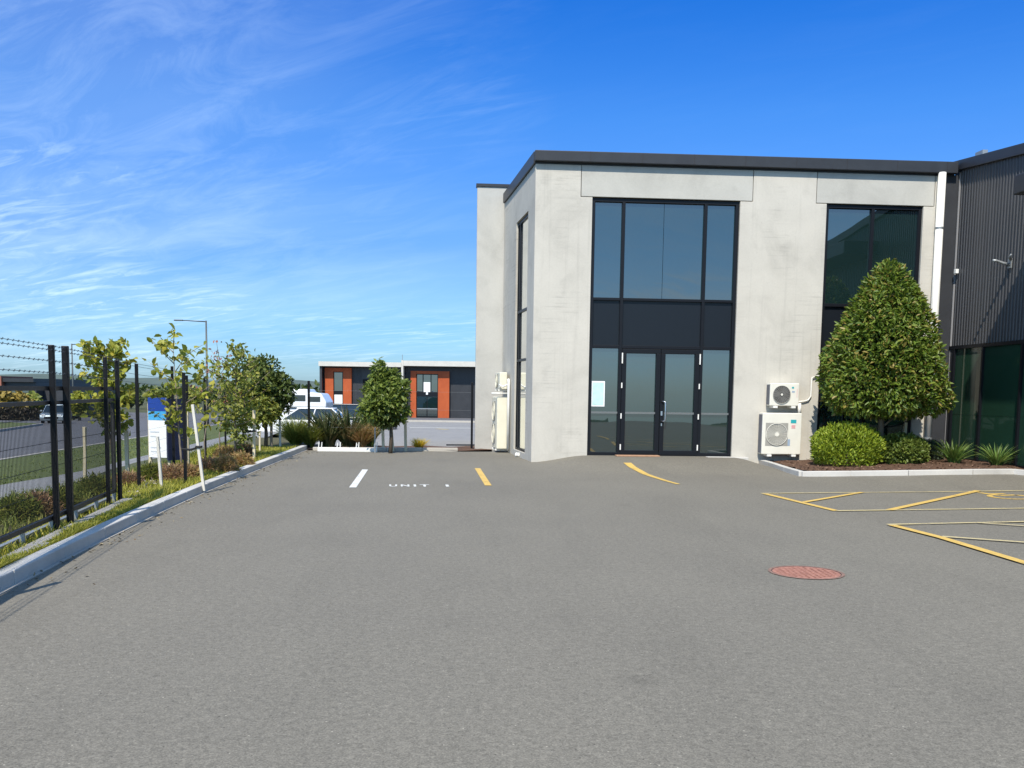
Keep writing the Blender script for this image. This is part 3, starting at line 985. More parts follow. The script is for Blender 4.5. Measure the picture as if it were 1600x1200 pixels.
# left side wall, twin fan unit and small unit above, cream
wl = lambda s, d, z: BO + BU * 0 + W(LWp(s, d, z)[0], LWp(s, d, z)[1], z) - BO
rl = ALPHA + b5 + math.pi * 1.5
ac_unit('air_conditioner', 'tall slim cream air conditioner standing at the foot of the recessed side wall', wl(3.75, -.02, .1), rl, .95, 1.36, .27, M['cream'], M['cream'],
        [(-.1, .38, .25), (-.1, .98, .25)], False, [])
ac_unit('air_conditioner', 'small cream air conditioner fixed above the tall one on the side wall', wl(3.75, -.02, 1.66), rl, .8, .44, .2, M['cream'], M['cream'],
        [(-.1, .22, .17)], False, [])
pp = MB()
pp.tube([wl(3.15, -.06, .1), wl(3.15, -.06, 1.85), wl(3.2, -.06, 1.92)], .035, 8)
pp.tube([wl(3.15, -.06, 1.8), wl(3.22, -.2, 1.72), wl(3.3, -.28, 1.78)], .02, 6)
pp.tube([wl(3.22, -.06, 1.55), wl(3.22, -.5, 1.55)], .02, 6)
tag(pp.build('conduit', M['pipe'], recenter=True, smooth=True), 'white vertical pipe run beside the cream air conditioners on the side wall', 'conduit')
st = MB(); sx = g(811, 714)
for i in range(3): st.tube([(-.09 + .05 * i, 0, .06 - .01 * i), (-.04 + .05 * i, -.01, .05)], [.05, .06], 9)
tag(st.build('pipe_elbow', M['white'], smooth=True, loc=(sx[0], sx[1], 0)), 'small white pipe end lying on the asphalt by the concrete corner', 'pipe')

# ------------------------------------------------------------------ dark ribbed warehouse on the right
WU = 9.8
ware = thing('warehouse', 'dark charcoal ribbed metal building with tall green glass along its base', 'building', W(WU, 0), ALPHA)
LEN = 14.0
topz = lambda s: 6.80 - .095 * s
# corrugated tray profile along -v
prof = []
s = 0.0
while s < LEN:
    pit = .112
    prof += [(s, 0.0), (s + .066, 0.0), (s + .074, -.015), (s + .102, -.015), (s + .112, 0.0)]
    s += pit
vs = []; fs = []
for s, x in prof:
    vs += [(x, -s, 2.8), (x, -s, topz(s) + .05)]
for i in range(len(prof) - 1): fs.append((2 * i, 2 * i + 1, 2 * i + 3, 2 * i + 2))
MB().add(vs, fs).build('cladding', M['cladding'], ware)
bx = MB()
bx.add([(.02, 0.3, -.3), (.02, -LEN, -.3), (.02, -LEN, topz(LEN)), (.02, .3, topz(-.3)), (12, .3, -.3), (12, -LEN, -.3), (12, -LEN, topz(LEN) + 2.4), (12, .3, topz(-.3) + 2.4)],
       [(0, 3, 2, 1), (4, 5, 6, 7), (1, 2, 6, 5), (0, 4, 7, 3), (3, 7, 6, 2)])
bx.build('wall', M['charcoal'], ware)
fbm = MB().add([(-.09, .3, topz(-.3)), (-.09, -LEN, topz(LEN)), (-.09, -LEN, topz(LEN) + .22), (-.09, .3, topz(-.3) + .22), (.1, .3, topz(-.3)), (.1, -LEN, topz(LEN)), (.1, -LEN, topz(LEN) + .22), (.1, .3, topz(-.3) + .22)],
               [(0, 3, 2, 1), (4, 5, 6, 7), (0, 1, 5, 4), (3, 7, 6, 2), (0, 4, 7, 3), (1, 2, 6, 5)])
fbm.build('roof_flashing', M['fascia'], ware, bevel=.01)
MB().box(-.02, .1, -.9, -.6, topz(.6) + .2, topz(.6) + .3).build('roof_vent', M['galv'], ware)
MB().box(-.05, .015, -LEN, .0, 2.72, 2.797).build('window_head', M['frame'], ware)
MB().box(-.04, -.002, -.03, -.005, .15, 6.75).build('corner_trim', mat('pale_trim', (0.24, 0.24, 0.25), .4), ware)
MB().box(-.03, .014, -.2, -.032, .1, 2.72).build('corner_panel', M['charcoal'], ware)
wfm = MB()
mull = [.2, 1.4, 2.85, 4.2, 5.6, 7.0, 8.4, 9.8, 11.2]
for s in mull: wfm.box(-.06, .01, -s - .06, -s, .24, 2.72)
wfm.box(-.06, .01, -LEN, -.2, .12, .24)
gw = wfm.build('window_wall', M['frame'], ware)
gl = MB()
for a, b in zip(mull, mull[1:] + [13.5]):
    gl.box(-.012, -.004, -b + .001, -a - .061, .24, 1.215); gl.box(-.012, -.004, -b + .001, -a - .061, 1.221, 2.72)
gl.build('glazing', M['green_glass'], gw)
# deep hood further along the wall, out of frame except its tip
d_ = ray(1582, 305); P_ = W(WU - 1.0, 0); t_ = ((P_ - cam_o) @ BU) / (d_ @ BU); hq_ = cam_o + d_ * t_
hv_ = loc(hq_[0], hq_[1])[1]
hd = MB().box(-1.0, .02, -9.6, hv_, hq_[2], hq_[2] + .36)
hd.build('canopy', M['fascia'], ware, bevel=.02)
# fittings on the ribbed wall
a, z = onv(1489.5, 424, -.16)
tag(MB().box(-.07, 0, -.05, .05, 0, .1).build('wall_sensor', M['white'], None, bevel=.008, loc=tuple(W(WU - .03, -.16, z - .05)), rotz=ALPHA),
    'small white sensor box high on the ribbed wall beside the downpipe', 'sensor')
t = thing('wall_bracket', 'forked grey bracket arm sticking out of the dark ribbed wall', 'bracket', W(WU - .027, -2.25, 4.36), ALPHA)
MB().box(-.03, 0, -.06, .06, -.05, .15).build('plate', M['galv'], t)
MB().tube([(-.02, 0, .02), (-.16, .01, .05), (-.3, .02, .1), (-.38, .02, .1)], [.035, .032, .025, .03], 8).build('arm', M['galv'], t, smooth=True)
MB().tube([(-.03, -.04, .12), (-.1, -.12, .16), (-.12, -.2, .2)], [.03, .025, .02], 8).build('stub', M['galv'], t, smooth=True)

# ------------------------------------------------------------------ garden bed by the buildings
kb = [g(1182, 722.5), g(1205, 729), g(1230, 737.5), g(1254, 744.5), g(1330, 744), g(1420, 743), g(1520, 741.5), g(1585, 741), ]
kl = [loc(q[0], q[1]) for q in kb]
kl = [(min(u_, 9.68), v_) for u_, v_ in kl] + [(9.7, kl[-1][1] - .5)]
k = MB()
for (ua, va), (ub, vb) in zip(kl, kl[1:]):
    pa, pb = W(ua, va + .05), W(ub, vb + .05)
    pa[2] = zg(pa[0], pa[1]) + .03; pb[2] = zg(pb[0], pb[1]) + .03
    k.bar(pa, pb, .12, .14)
tag(k.build('bed_kerb', M['kerb'], bevel=.01), kind='structure')


def kerb_v(u_):
    for (ua, va), (ub, vb) in zip(kl, kl[1:]):
        if ua <= u_ <= ub: return lerp(va, vb, (u_ - ua) / max(1e-6, ub - ua))
    return kl[-1][1] if u_ > kl[-1][0] else 0


us = np.linspace(kl[0][0] + .02, 9.69, 40)
rows = []
for u_ in us:
    v0 = kerb_v(u_) + .1
    r = []
    for i in range(14):
        v_ = lerp(v0, -.01, i / 13)
        q = W(u_, v_)
        r.append((q[0], q[1], zg(q[0], q[1]) + .055 + .03 * RNG.random() * (0 < i < 13)))
    rows.append(r)
sheet('mulch_bed', rows[::-1], M['mulch'])
# loose bark
n = 700
uu = rnd(n, kl[1][0], 9.7); P = []
for u_ in uu:
    v_ = lerp(kerb_v(u_) + .12, -.05, RNG.random()); q = W(u_, v_); P.append((q[0], q[1], zg(q[0], q[1]) + .085))
P = np.array(P); D = sphere_dirs(n); D[:, 2] *= .3
o = leaves('bark_chips', P, D, np.tile([0, 0, 1.0], (n, 1)) + .3 * sphere_dirs(n), rnd(n, .03, .09), rnd(n, .02, .05), leaf_mat('bark_chip', [(0.05, 0.025, 0.015), (0.13, 0.07, 0.045), (0.24, 0.15, 0.1)], .9, 0))
o['kind'] = 'stuff'


# ------------------------------------------------------------------ plants
def bpos(px, v, py=733):
    """root position in the bed on the line of sight of a pixel column, at depth v"""
    u_, _ = onv(px, py, v)
    q = W(u_, v); q[2] = zg(q[0], q[1]) + .06
    return q


def crown(name, prof_r, z0, z1, n, size, asp, m, parent, lump=.12, shell=.45, droop=.25, up=.2, seed=1, cx=0, cy=0, fold=.25, squash=1.0):
    """leafy crown with a radius profile over its height"""
    rg = np.random.default_rng(seed)
    ts = np.linspace(0, 1, len(prof_r)); pr = np.array(prof_r)
    tt = rg.random(n * 3); rr = np.interp(tt, ts, pr)
    keep = rg.random(n * 3) < rr / pr.max(); tt = tt[keep][:n]; rr = rr[keep][:n]
    n = len(tt)
    th = rg.random(n) * 2 * math.pi
    ph = rg.random(8) * 6.28
    lum = 1 + lump * (np.sin(3 * th + 9 * tt + ph[0]) * .5 + np.sin(5 * th - 14 * tt + ph[1]) * .4 + np.sin(9 * th + 25 * tt + ph[2]) * .35)
    r = rr * lum * (1 - shell * rg.random(n) ** 2.2)
    out = np.stack([np.cos(th), np.sin(th), np.zeros(n)], 1)
    P = np.stack([cx + r * np.cos(th), cy + squash * r * np.sin(th), lerp(z0, z1, tt) + rg.normal(size=n) * .02], 1)
    slope = np.gradient(pr, ts)
    sl = -np.interp(tt, ts, slope) / max(1e-3, (z1 - z0))
    nrm = unit(out + np.stack([0 * sl, 0 * sl, sl], 1))
    D = unit(nrm * .7 + np.array([0, 0, up - droop]) + rg.normal(size=(n, 3)) * .55)
    N = unit(nrm * .7 + np.array([0, 0, .6]) + rg.normal(size=(n, 3)) * .5)
    Ls = size * rg.uniform(.65, 1.25, n)
    return leaves(name, P, D, N, Ls, Ls * asp * rg.uniform(.8, 1.2, n), m, parent, fold)


# conical tree
vt = -1.45
q = bpos(1375, vt, 700)
tree = thing('conical_tree', 'large cone shaped clipped evergreen tree in the bed before the right window', 'tree', q)
zc = lambda py: onv(1380, py, vt)[1] - q[2]
sc = 1.0 / 72.6
edges = [(655, 52), (648, 88), (636, 103), (615, 106), (598, 104), (575, 98), (550, 93), (525, 83), (500, 72), (475, 60), (450, 42), (430, 28), (415, 16), (406, 4)]
zb, zt_ = zc(655), zc(406)
yy = [zc(e[0]) for e in edges]; ww = [e[1] * sc for e in edges]
tp = np.interp(np.linspace(zb, zt_, 40), yy, ww)
crown('crown', tp * .87, zb + .09, zt_ - .03, 15000, .125, .38, L['laurel'], tree, .13, .42, .3, .3, 3)
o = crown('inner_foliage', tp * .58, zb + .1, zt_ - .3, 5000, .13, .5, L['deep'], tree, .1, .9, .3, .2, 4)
trk = MB(); trk.tube([(0, 0, -.06), (.01, 0, .4), (0, .01, .9), (.02, 0, 1.6), (0, 0, 2.6)], [.07, .06, .055, .04, .02], 10)
for i in range(7):
    a = i * 2.4; trk.tube([(0, 0, .75 + .15 * i), (.3 * math.cos(a), .3 * math.sin(a), 1.0 + .16 * i), (.7 * math.cos(a), .7 * math.sin(a), 1.15 + .18 * i)], [.025, .018, .008], 6)
trk.build('trunk', M['bark_pale'], tree, smooth=True)


def stake(px, py_b, py_t, base, w=.05, m=None, label='', lean=(0, 0), group=None, top_z=None, strap=None):
    t = thing('tree_stake', label, 'stake', base, 0, group)
    MB().bar((0, 0, -.05), (lean[0], lean[1], top_z), w, w, (0, 1, 0)).build('post', m or M['timber'], t, bevel=.005)
    if strap:
        (dx, dy, dz), z = strap
        f = z / top_z
        s = np.array([lean[0] * f, lean[1] * f, z])
        MB().tube([s + (-.035, -.03, 0), s + (.035, -.03, 0.0), s + (.04, .03, 0), s + np.array((dx, dy, dz)) * .5 + (0, 0, -.03), s + np.array((dx, dy, dz))], [.018] * 5, 5).build('strap', M['rubber'], t)
    return t


q2 = bpos(1413, -1.3, 700)
stake(0, 0, 0, q2, .06, M['timber'], 'pine stake supporting the conical evergreen, beside its trunk', (.0, .0), None, .98, strap=((-.45, -.1, -.12), .86))


def bush(name, label, px, v, width_px, py_t, n, size, asp, m, seed, flat=1.0, py_b=735, up=.5, group=None, catname='shrub', shell=.5):
    q = bpos(px, v, py_b)
    dist = q[1]
    w = width_px / F_PX * dist / 2
    h = max(.15, onv(px, py_t, v)[1] - q[2])
    t = thing(name, label, catname, q, 0, group)
    tt = np.linspace(0, 1, 24)
    pr = w * np.sqrt(np.clip(1 - (np.clip((tt - .38) / .62, -.55, 1)) ** 2, 0, 1))
    crown('foliage', pr, .02, h, n, size, asp, m, t, .07, shell, .1, up, seed)
    MB().tube([(0, 0, -.05), (0, 0, h * .3)], [.03, .02], 6).build('stem', M['bark'], t)
    return t


kv = lambda px, py: loc(*g(px, py)[:2])
bush('rounded_shrub', 'bright lime green rounded shrub at the left end of the mulch bed', 1322, -1.72, 108, 662, 7500, .075, .34, L['lime'], 21, up=.7)
bush('rounded_shrub', 'mid green mounded shrub between the lime shrub and the grey shrub', 1406, -1.78, 78, 680, 5200, .08, .45, L['mid'], 22, up=.2)
bush('rounded_shrub', 'small grey green ball shrub at the foot of the downpipe', 1452, -1.15, 40, 689, 2600, .05, .5, L['grey'], 23, py_b=725)


def strappy(name, label, q, n, h, spread, w, m, seed, cat='plant', group=None, part='leaves', seg=5, curve=1.7):
    rg = np.random.default_rng(seed)
    t = thing(name, label, cat, q, 0, group)
    th = rg.random(n) * 2 * math.pi
    r = rg.random(n) ** .5 * spread * .16
    B = np.stack([r * np.cos(th), r * np.sin(th), np.zeros(n) - .02], 1)
    ln = spread * rg.uniform(.25, 1.05, n)
    lean = np.stack([np.cos(th + rg.normal(size=n) * .2) * ln, np.sin(th + rg.normal(size=n) * .2) * ln], 1)
    V, Fq = blade_arrays(B, h * rg.uniform(.6, 1.1, n), lean, np.full(n, w) * rg.uniform(.7, 1.2, n), seg, curve)
    np_mesh(part, V, Fq, m, t)
    return t


strappy('strappy_plant', 'larger clump of upright strappy leaves in front of the first green pane', bpos(1489, -2.05, 735), 170, .56, .56, .036, L['strap'], 31)
strappy('strappy_plant', 'smaller clump of arching strappy leaves at the far right end of the bed', bpos(1556, -2.75, 737), 150, .5, .52, .034, L['strap'], 32)

# ------------------------------------------------------------------ left planting strip
def scatter_cover(name, n, fx0, fx1, y0, y1, h, m, wd=.012, dens=None, lean=.6):
    y = y0 + (y1 - y0) * RNG.random(n) ** 1.35
    t = RNG.random(n)
    xa = np.array([fx0(v) for v in y]); xb = np.array([fx1(v) for v in y])
    x = lerp(xa, xb, t)
    cl = np.sin(x * 3.1 + 2 * np.sin(y * 1.3)) * np.sin(y * 2.3 + 1.5 * np.sin(x * 2.2))
    hh = h * (1 + .45 * cl) * RNG.uniform(.5, 1.2, n)
    z = np.array([bed_z(a, b) for a, b in zip(x, y)]) - .015
    B = np.stack([x, y, z], 1)
    a = RNG.random(n) * 6.283
    ln = hh * RNG.uniform(.2, 1.0, n) * lean * 1.6
    V, Fq = blade_arrays(B, hh, np.stack([np.cos(a) * ln, np.sin(a) * ln], 1), wd * RNG.uniform(.6, 1.4, n), 3)
    o = np_mesh(name, V, Fq, m)
    o['kind'] = 'stuff'
    return o


scatter_cover('ground_cover', 26000, lambda y: kerb_x(y) - .17, lambda y: fence_x(y) + (.22 if y < 12.6 else .0), 6.6, 25.2, .085, L['cover'])
scatter_cover('ground_cover', 9000, lambda y: fence_x(y) + .1, lambda y: fence_x(y) - .35, 6.6, 25.2, .09, L['cover'])
scatter_cover('bank_planting', 9000, lambda y: fence_x(y) - .3, lambda y: path_in(y) + .05, 6.6, 30, .15, L['olive'], .016)
scatter_cover('bank_planting', 4500, lambda y: fence_x(y) - .6, lambda y: path_in(y) + .1, 6.6, 26, .16, L['grass'], .014)
scatter_cover('verge_grass', 9000, lambda y: path_out(y) - .05, lambda y: road_near(y) + .1, 9, 40, .05, L['grass'], .02)


def tussock(px, py, h, sp, m, label, seed, n=520, zfun=None):
    q = on(px, py, lambda x, y: bed_z(x, y))
    h *= 1.3; sp *= 1.15
    t = thing('tussock', label, 'grass tuft', q)
    tt = np.linspace(0, 1, 16)
    crown('blades', sp * .5 * np.sqrt(np.clip(1 - tt ** 2, 0, 1)), -.02, h * .58, n * 3, .12, .08, m, t, .1, .35, .35, .5, seed, fold=.1)
    return t


tussock(268, 752, .26, .34, L['rusty'], 'rusty tussock behind the left white leaning stake', 41)
tussock(289, 748, .22, .3, L['tan'], 'tan tussock between the two white leaning stakes', 42)
tussock(327, 737, .24, .3, L['rusty'], 'red brown tussock just right of the tall white leaning stake', 43)
tussock(352, 738, .33, .3, L['tan'], 'tall golden tan tussock by the kerb, nearest the asphalt', 44)
tussock(378, 728, .25, .3, L['tan'], 'straw tussock right behind the tall golden one by the kerb', 45)
tussock(352, 717, .26, .34, L['tan'], 'tan tussock at the foot of the yellow green tree', 46)
tussock(382, 714, .3, .32, L['rusty'], 'brown tussock beside the pale square stake', 47)
tussock(236, 752, .28, .3, L['olive'], 'olive green tuft in front of the blue and white signboard', 48)
tussock(199, 758, .16, .3, L['rusty'], 'low rusty tuft at the foot of the fence side stake', 49)
for i, (px, py, m, lab) in enumerate([(30, 812, 'olive', 'wide olive tuft behind the gate mesh at the left edge'), (60, 806, 'rusty', 'reddish tuft behind the first gate post'),
                                      (95, 800, 'olive', 'green tuft between the gate posts'), (150, 772, 'olive', 'green tuft below the pale stake inside the gate opening')]):
    tussock(px, py, .26, .34, L[m], lab, 50 + i, 500)
# bark chips patch and pale edging stones
cp = [on(a, b, lambda x, y: .095) for a, b in ((192, 775), (215, 777), (228, 768), (252, 752), (262, 742), (240, 750), (215, 762))]
mb = MB().add([(q[0], q[1], .097 + .01 * (i % 2)) for i, q in enumerate(cp)], [tuple(range(len(cp)))])
tag(mb.build('chip_patch', M['chips']), kind='structure')
n = 260
P = []
for i in range(n):
    w_ = RNG.dirichlet(np.ones(len(cp)) * .9); P.append(sum(w_[j] * cp[j] for j in range(len(cp))))
P = np.array(P); P[:, 2] = .11
D = sphere_dirs(n); D[:, 2] *= .2
o = leaves('wood_chips', P, D, np.tile([0, 0, 1.0], (n, 1)) + .4 * sphere_dirs(n), rnd(n, .05, .11), rnd(n, .03, .05), leaf_mat('wood_chip', [(0.2, 0.16, 0.14), (0.4, 0.34, 0.3), (0.55, 0.5, 0.45)], .9, 0))
o['kind'] = 'stuff'

n = 260
y = rnd(n, 7, 25); off = RNG.exponential(.16, n) + .03
P = np.array([(kerb_x(b) + a, b, .008) for a, b in zip(off, y)])
D = sphere_dirs(n); D[:, 2] *= .25
o = leaves('leaf_litter', P, D, np.tile([0, 0, 1.0], (n, 1)) + .5 * sphere_dirs(n), rnd(n, .02, .055), rnd(n, .012, .03), leaf_mat('litter', [(0.12, 0.08, 0.04), (0.25, 0.19, 0.1), (0.12, 0.1, 0.07), (0.35, 0.3, 0.2)], .9, 0))
o['kind'] = 'stuff'

# concrete mowing strip under the fence and a loose piece of it
k = MB()
for a, b in zip(np.arange(6, 12.7, 1.5), np.arange(7.5, 14, 1.5)):
    b = min(b, 12.75) - .01
    k.bar((fence_x(a) + .13, a, .085), (fence_x(b) + .13, b, .085), .13, .06)
tag(k.build('fence_footing', M['edge'], bevel=.01), kind='structure')
e0, e1 = on(18, 874, lambda x, y: .1), on(70, 851, lambda x, y: .1)
tag(MB().bar(e0, e1, .1, .05).build('edging_piece', M['edge'], bevel=.01, recenter=True), 'short loose strip of pale concrete edging lying in the grass near the kerb', 'edging')

# ------------------------------------------------------------------ fence and gate
fdir = np.array([-.17, 1, 0]); fdir /= np.linalg.norm(fdir)
FA = np.array([fence_x(6.0), 6.0, .06])
fang = math.atan2(fdir[1], fdir[0])
sl = lambda y: (y - 6.0) / fdir[1]      # distance along the fence from its near end


def wire_mesh(mb, s0, s1, z0, z1, step, r, hstep):
    n = int((s1 - s0) / step)
    for i in range(n + 1):
        s = s0 + i * step
        mb.add([(s - r, 0, z0), (s + r, 0, z0), (s + r, 0, z1), (s - r, 0, z1), (s, -r * 1.6, z0), (s, -r * 1.6, z1)], [(0, 4, 5, 3), (4, 1, 2, 5), (1, 0, 3, 2)])
    m_ = int((z1 - z0) / hstep)
    for i in range(m_ + 1):
        z = z0 + i * hstep
        mb.add([(s0, .002, z - r), (s1, .002, z - r), (s1, .002, z + r), (s0, .002, z + r), (s0, -r, z), (s1, -r, z)], [(0, 1, 5, 4), (4, 5, 2, 3), (1, 0, 3, 2)])
    return mb


gate = thing('sliding_gate', 'black metal mesh sliding gate with double top rail beside the road', 'gate', FA, fang)
sE = sl(12.58)
fr = MB()
fr.box(-1, sE, -.025, .025, 1.485, 1.53); fr.box(-1, sE, -.025, .025, 1.34, 1.38); fr.box(-1, sE, -.022, .022, .15, .195)
fr.box(sl(10.5), sl(10.5) + .05, -.024, .024, .196, 1.329); fr.box(sE - .05, sE, -.024, .024, .196, 1.329)
fr.build('frame', mat('gate_frame', (0.02, 0.019, 0.018), .5), gate)
wire_mesh(MB(), -1, sE - .06, .2, 1.33, .036, .0028, .25).build('mesh', M['black'], gate)
tr = MB().box(-1, sE + .1, .05, .1, .05, .085)
for s in np.arange(-.6, sE, .9): tr.box(s, s + .04, -.02, .02, -.02, .149)
tr.build('track', M['galv'], gate)

fence = thing('security_fence', 'black steel post fence topped with strands of barbed wire along the planting strip', 'fence', FA, fang)
for y, pw, zt in ((9.86, .055, 1.95), (10.34, .065, 1.96), (12.01, .045, 1.9), (12.62, .05, 1.88), (14.04, .045, 1.87), (16.86, .045, 1.9), (18.36, .045, 1.76), (20.6, .045, 1.75), (23.95, .045, 1.69), (6.1, .055, 1.95)):
    s = sl(y)
    yo = .055 if y < 12.7 else 0
    MB().box(s - pw / 2, s + pw / 2, -pw / 2 - yo, pw / 2 - yo, -.1, zt).build('post', M['black'], fence, bevel=.006)
for z0, z1 in ((1.94, 1.72), (1.9, 1.68), (1.79, 1.55), (1.67, 1.42)):
    w = MB(); pts = []
    N_ = 40
    for i in range(N_ + 1):
        s = lerp(-3, sl(24), i / N_)
        pts.append((s, -.07 + .09 * S((s - 6) / 2), lerp(z0, z1, max(0, (s - 3.9)) / 14.5) - .003 * math.sin(s * 1.3) ** 2))
    w.tube(pts, .0026, 4)
    for s in np.arange(-3, sl(13), .14):
        i = int((s + 3) / (sl(24) + 3) * N_)
        p_ = lerp(np.array(pts[i]), np.array(pts[min(i + 1, N_)]), (s + 3) / (sl(24) + 3) * N_ - i)
        w.tube([p_ + (-.006, 0, -.012), p_ + (.006, 0, .012)], .002, 4); w.tube([p_ + (.004, -.01, .009), p_ + (-.004, .01, -.009)], .002, 4)
    w.build('barbed_wire', mat('wire_dark', (0.06, 0.065, 0.07), .5, .5), fence)
wire_mesh(MB(), sl(12.7), sl(23.9), .08, 1.5, .075, .0012, .2).build('mesh', M['black'], fence)

q = on(290, 757, lambda x, y: .085)
t = thing('garden_post', 'slim black post standing in the grass between the two white leaning stakes', 'post', q)
MB().box(-.022, .022, -.022, .022, -.05, 1.74).build('post', M['black'], t, bevel=.004)

# back fence
q1, q2_ = on(483, 696, lambda x, y: .06), on(737, 697, lambda x, y: .06)
bf = thing('wire_fence', 'low wire boundary fence with two slim black posts behind the rear kerb', 'fence', q1)
d_ = q2_ - q1
for f_, h_ in ((0, 1.76), (1, 1.78)): MB().box(d_[0] * f_ - .03, d_[0] * f_ + .03, d_[1] * f_ - .03, d_[1] * f_ + .03, -.1, h_).build('post', M['black'], bf, bevel=.005)
MB().bar(np.array(d_) * .84 + (0, 0, .03), np.array(d_) * 1.02 + (0, 0, .03), .04, .035).build('rail', M['black'], bf)
w = MB()
for z in (.5, 1.0, 1.5): w.tube([(0, 0, z), (d_[0], d_[1], z)], .0015, 4)
w.build('wire', M['galv'], bf)

# ------------------------------------------------------------------ young trees on the left
bz = lambda x, y: bed_z(x, y)


def sapling(label, q, h, spread, n_br, leaf_m, leaf_n, leaf_s, seed, bare=.35, trunk_m=None, trunk_r=.022, name='young_tree', top_bias=0.5, lean=(0, 0), clusters=None, asp=.62):
    rg = np.random.default_rng(seed)
    t = thing(name, label, 'tree', q)
    tr = MB()
    top = np.array([lean[0], lean[1], h])
    wob = [np.array([rg.normal() * .02, rg.normal() * .02, 0]) for _ in range(6)]
    path = [top * k / 5 + wob[k] * (k > 0) for k in range(6)]
    tr.tube([path[0] - (0, 0, .06)] + path[1:], [trunk_r * (1 - .16 * k) for k in range(6)], 7)
    tips = []
    for i in range(n_br):
        f = bare + (1 - bare) * (i + rg.random()) / n_br * .97
        k = min(4, int(f * 5)); b = lerp(path[k], path[k + 1], f * 5 - k)
        a = i * 2.4 + rg.random()
        l_ = spread * (1.15 - top_bias * abs(f - .55) * 1.6) * rg.uniform(.7, 1.1)
        e = b + np.array([math.cos(a) * l_, math.sin(a) * l_, l_ * rg.uniform(.35, 1.0)])
        m_ = lerp(b, e, .5) + (0, 0, -.04 * l_)
        tr.tube([b, m_, e], [trunk_r * .45, trunk_r * .3, trunk_r * .15], 5)
        tips += [(b, m_, e)]
    tr.build('trunk', trunk_m or M['bark'], t, smooth=True)
    P = []
    for i in range(leaf_n):
        b, m_, e = tips[rg.integers(len(tips))]
        f = rg.random() ** .6
        c = lerp(b, m_, f * 2) if f < .5 else lerp(m_, e, f * 2 - 1)
        P.append(c + rg.normal(size=3) * spread * .1)
    P = np.array(P)
    D = unit(rg.normal(size=(leaf_n, 3)) + np.array([0, 0, -.25])); N = unit(rg.normal(size=(leaf_n, 3)) * .7 + np.array([0, 0, .8]))
    Ls = leaf_s * rg.uniform(.6, 1.2, leaf_n)
    leaves('crown', P, D, N, Ls, Ls * asp * rg.uniform(.8, 1.2, leaf_n), leaf_m, t, .2)
    return t


q = on(178, 757, bz)
sapling('leafy yellow green young tree behind the gate, between two wooden stakes', q, at(165, 540, q[1])[2] - q[2], .36, 30, L['yellowgreen'], 1050, .12, 61, .34, top_bias=.25, lean=(-.07, 0))
q = on(286, 748, bz)
sapling('sparse young tree tied between the two white leaning stakes', q, at(275, 535, q[1])[2] - q[2], .5, 16, L['yellowgreen'], 260, .14, 62, .3, M['bark_pale'], .02, lean=(-.1, 0))
q = on(322, 722, bz)
sapling('thin nearly bare young tree behind the tall white leaning stake', q, at(312, 562, q[1])[2] - q[2], .38, 11, L['yellowgreen'], 150, .12, 63, .35, M['bark_pale'], .016)
q = on(345, 712, bz)
sapling('spindly young tree with reddish leaves behind the yellow green tree', q, at(341, 556, q[1])[2] - q[2], .45, 16, L['red'], 150, .085, 64, .45, M['bark_pale'], .016)
q = on(366, 717, bz)
sapling('bushy yellow green tree in the planting strip with a thin leafy top shoot', q, at(378, 552, q[1])[2] - q[2], .62, 26, L['olive'], 1150, .1, 65, .12, M['bark_pale'], .03, top_bias=1.0, lean=(.1, 0))
q = on(382, 712, bz)
sapling('lighter leafy young tree crowding the pale square stake', q, at(385, 590, q[1])[2] - q[2], .5, 22, L['yellowgreen'], 520, .095, 66, .2, M['bark'], .025, top_bias=.8)


def leafy_tree(label, q, crown_lobes, z0, n, size, mats, seed, trunk_h, name='broadleaf_tree', asp=.5):
    """dense tree of several overlapping lobes (cx, cy, cz, rx, rz)"""
    rg = np.random.default_rng(seed)
    t = thing(name, label, 'tree', q)
    Vs, Fs, Ms = [], [], []; off = 0
    tot = sum(l[3] ** 2 for l in crown_lobes)
    for li, (cx, cy, cz, rx, rz, mi) in enumerate(crown_lobes):
        k = int(n * rx * rx / tot)
        d = unit(rg.normal(size=(k, 3)))
        r = 1 - .5 * rg.random(k) ** 2
        lum = 1 + .14 * np.sin(5 * d[:, 0] + 7 * d[:, 2] + li) + .1 * np.sin(11 * d[:, 1] - 6 * d[:, 0] + li)
        P = np.stack([cx + d[:, 0] * rx * r * lum, cy + d[:, 1] * rx * r * lum, cz + d[:, 2] * rz * r * lum], 1)
        D = unit(d * .6 + rg.normal(size=(k, 3)) * .6 + np.array([0, 0, -.1])); N = unit(d * .6 + rg.normal(size=(k, 3)) * .5 + np.array([0, 0, .6]))
        Ls = size * rg.uniform(.65, 1.25, k)
        V, Fq = leaf_arrays(P, D, N, Ls, Ls * asp)
        Vs.append(V); Fs.append(Fq + off); off += len(V); Ms.append(np.full(len(Fq), mi))
    np_mesh('crown', np.concatenate(Vs), np.concatenate(Fs), mats, t, np.concatenate(Ms))
    tr = MB(); tr.tube([(0, 0, -.1), (.02, 0, trunk_h * .5), (0, 0, trunk_h)], [.055, .045, .035], 8)
    for cx, cy, cz, rx, rz, _ in crown_lobes:
        tr.tube([(0, 0, trunk_h * .8), (cx * .5, cy * .5, lerp(trunk_h, cz, .6)), (cx, cy, cz + rz * .4)], [.03, .02, .008], 6)
    tr.build('trunk', M['bark'], t, smooth=True)
    return t


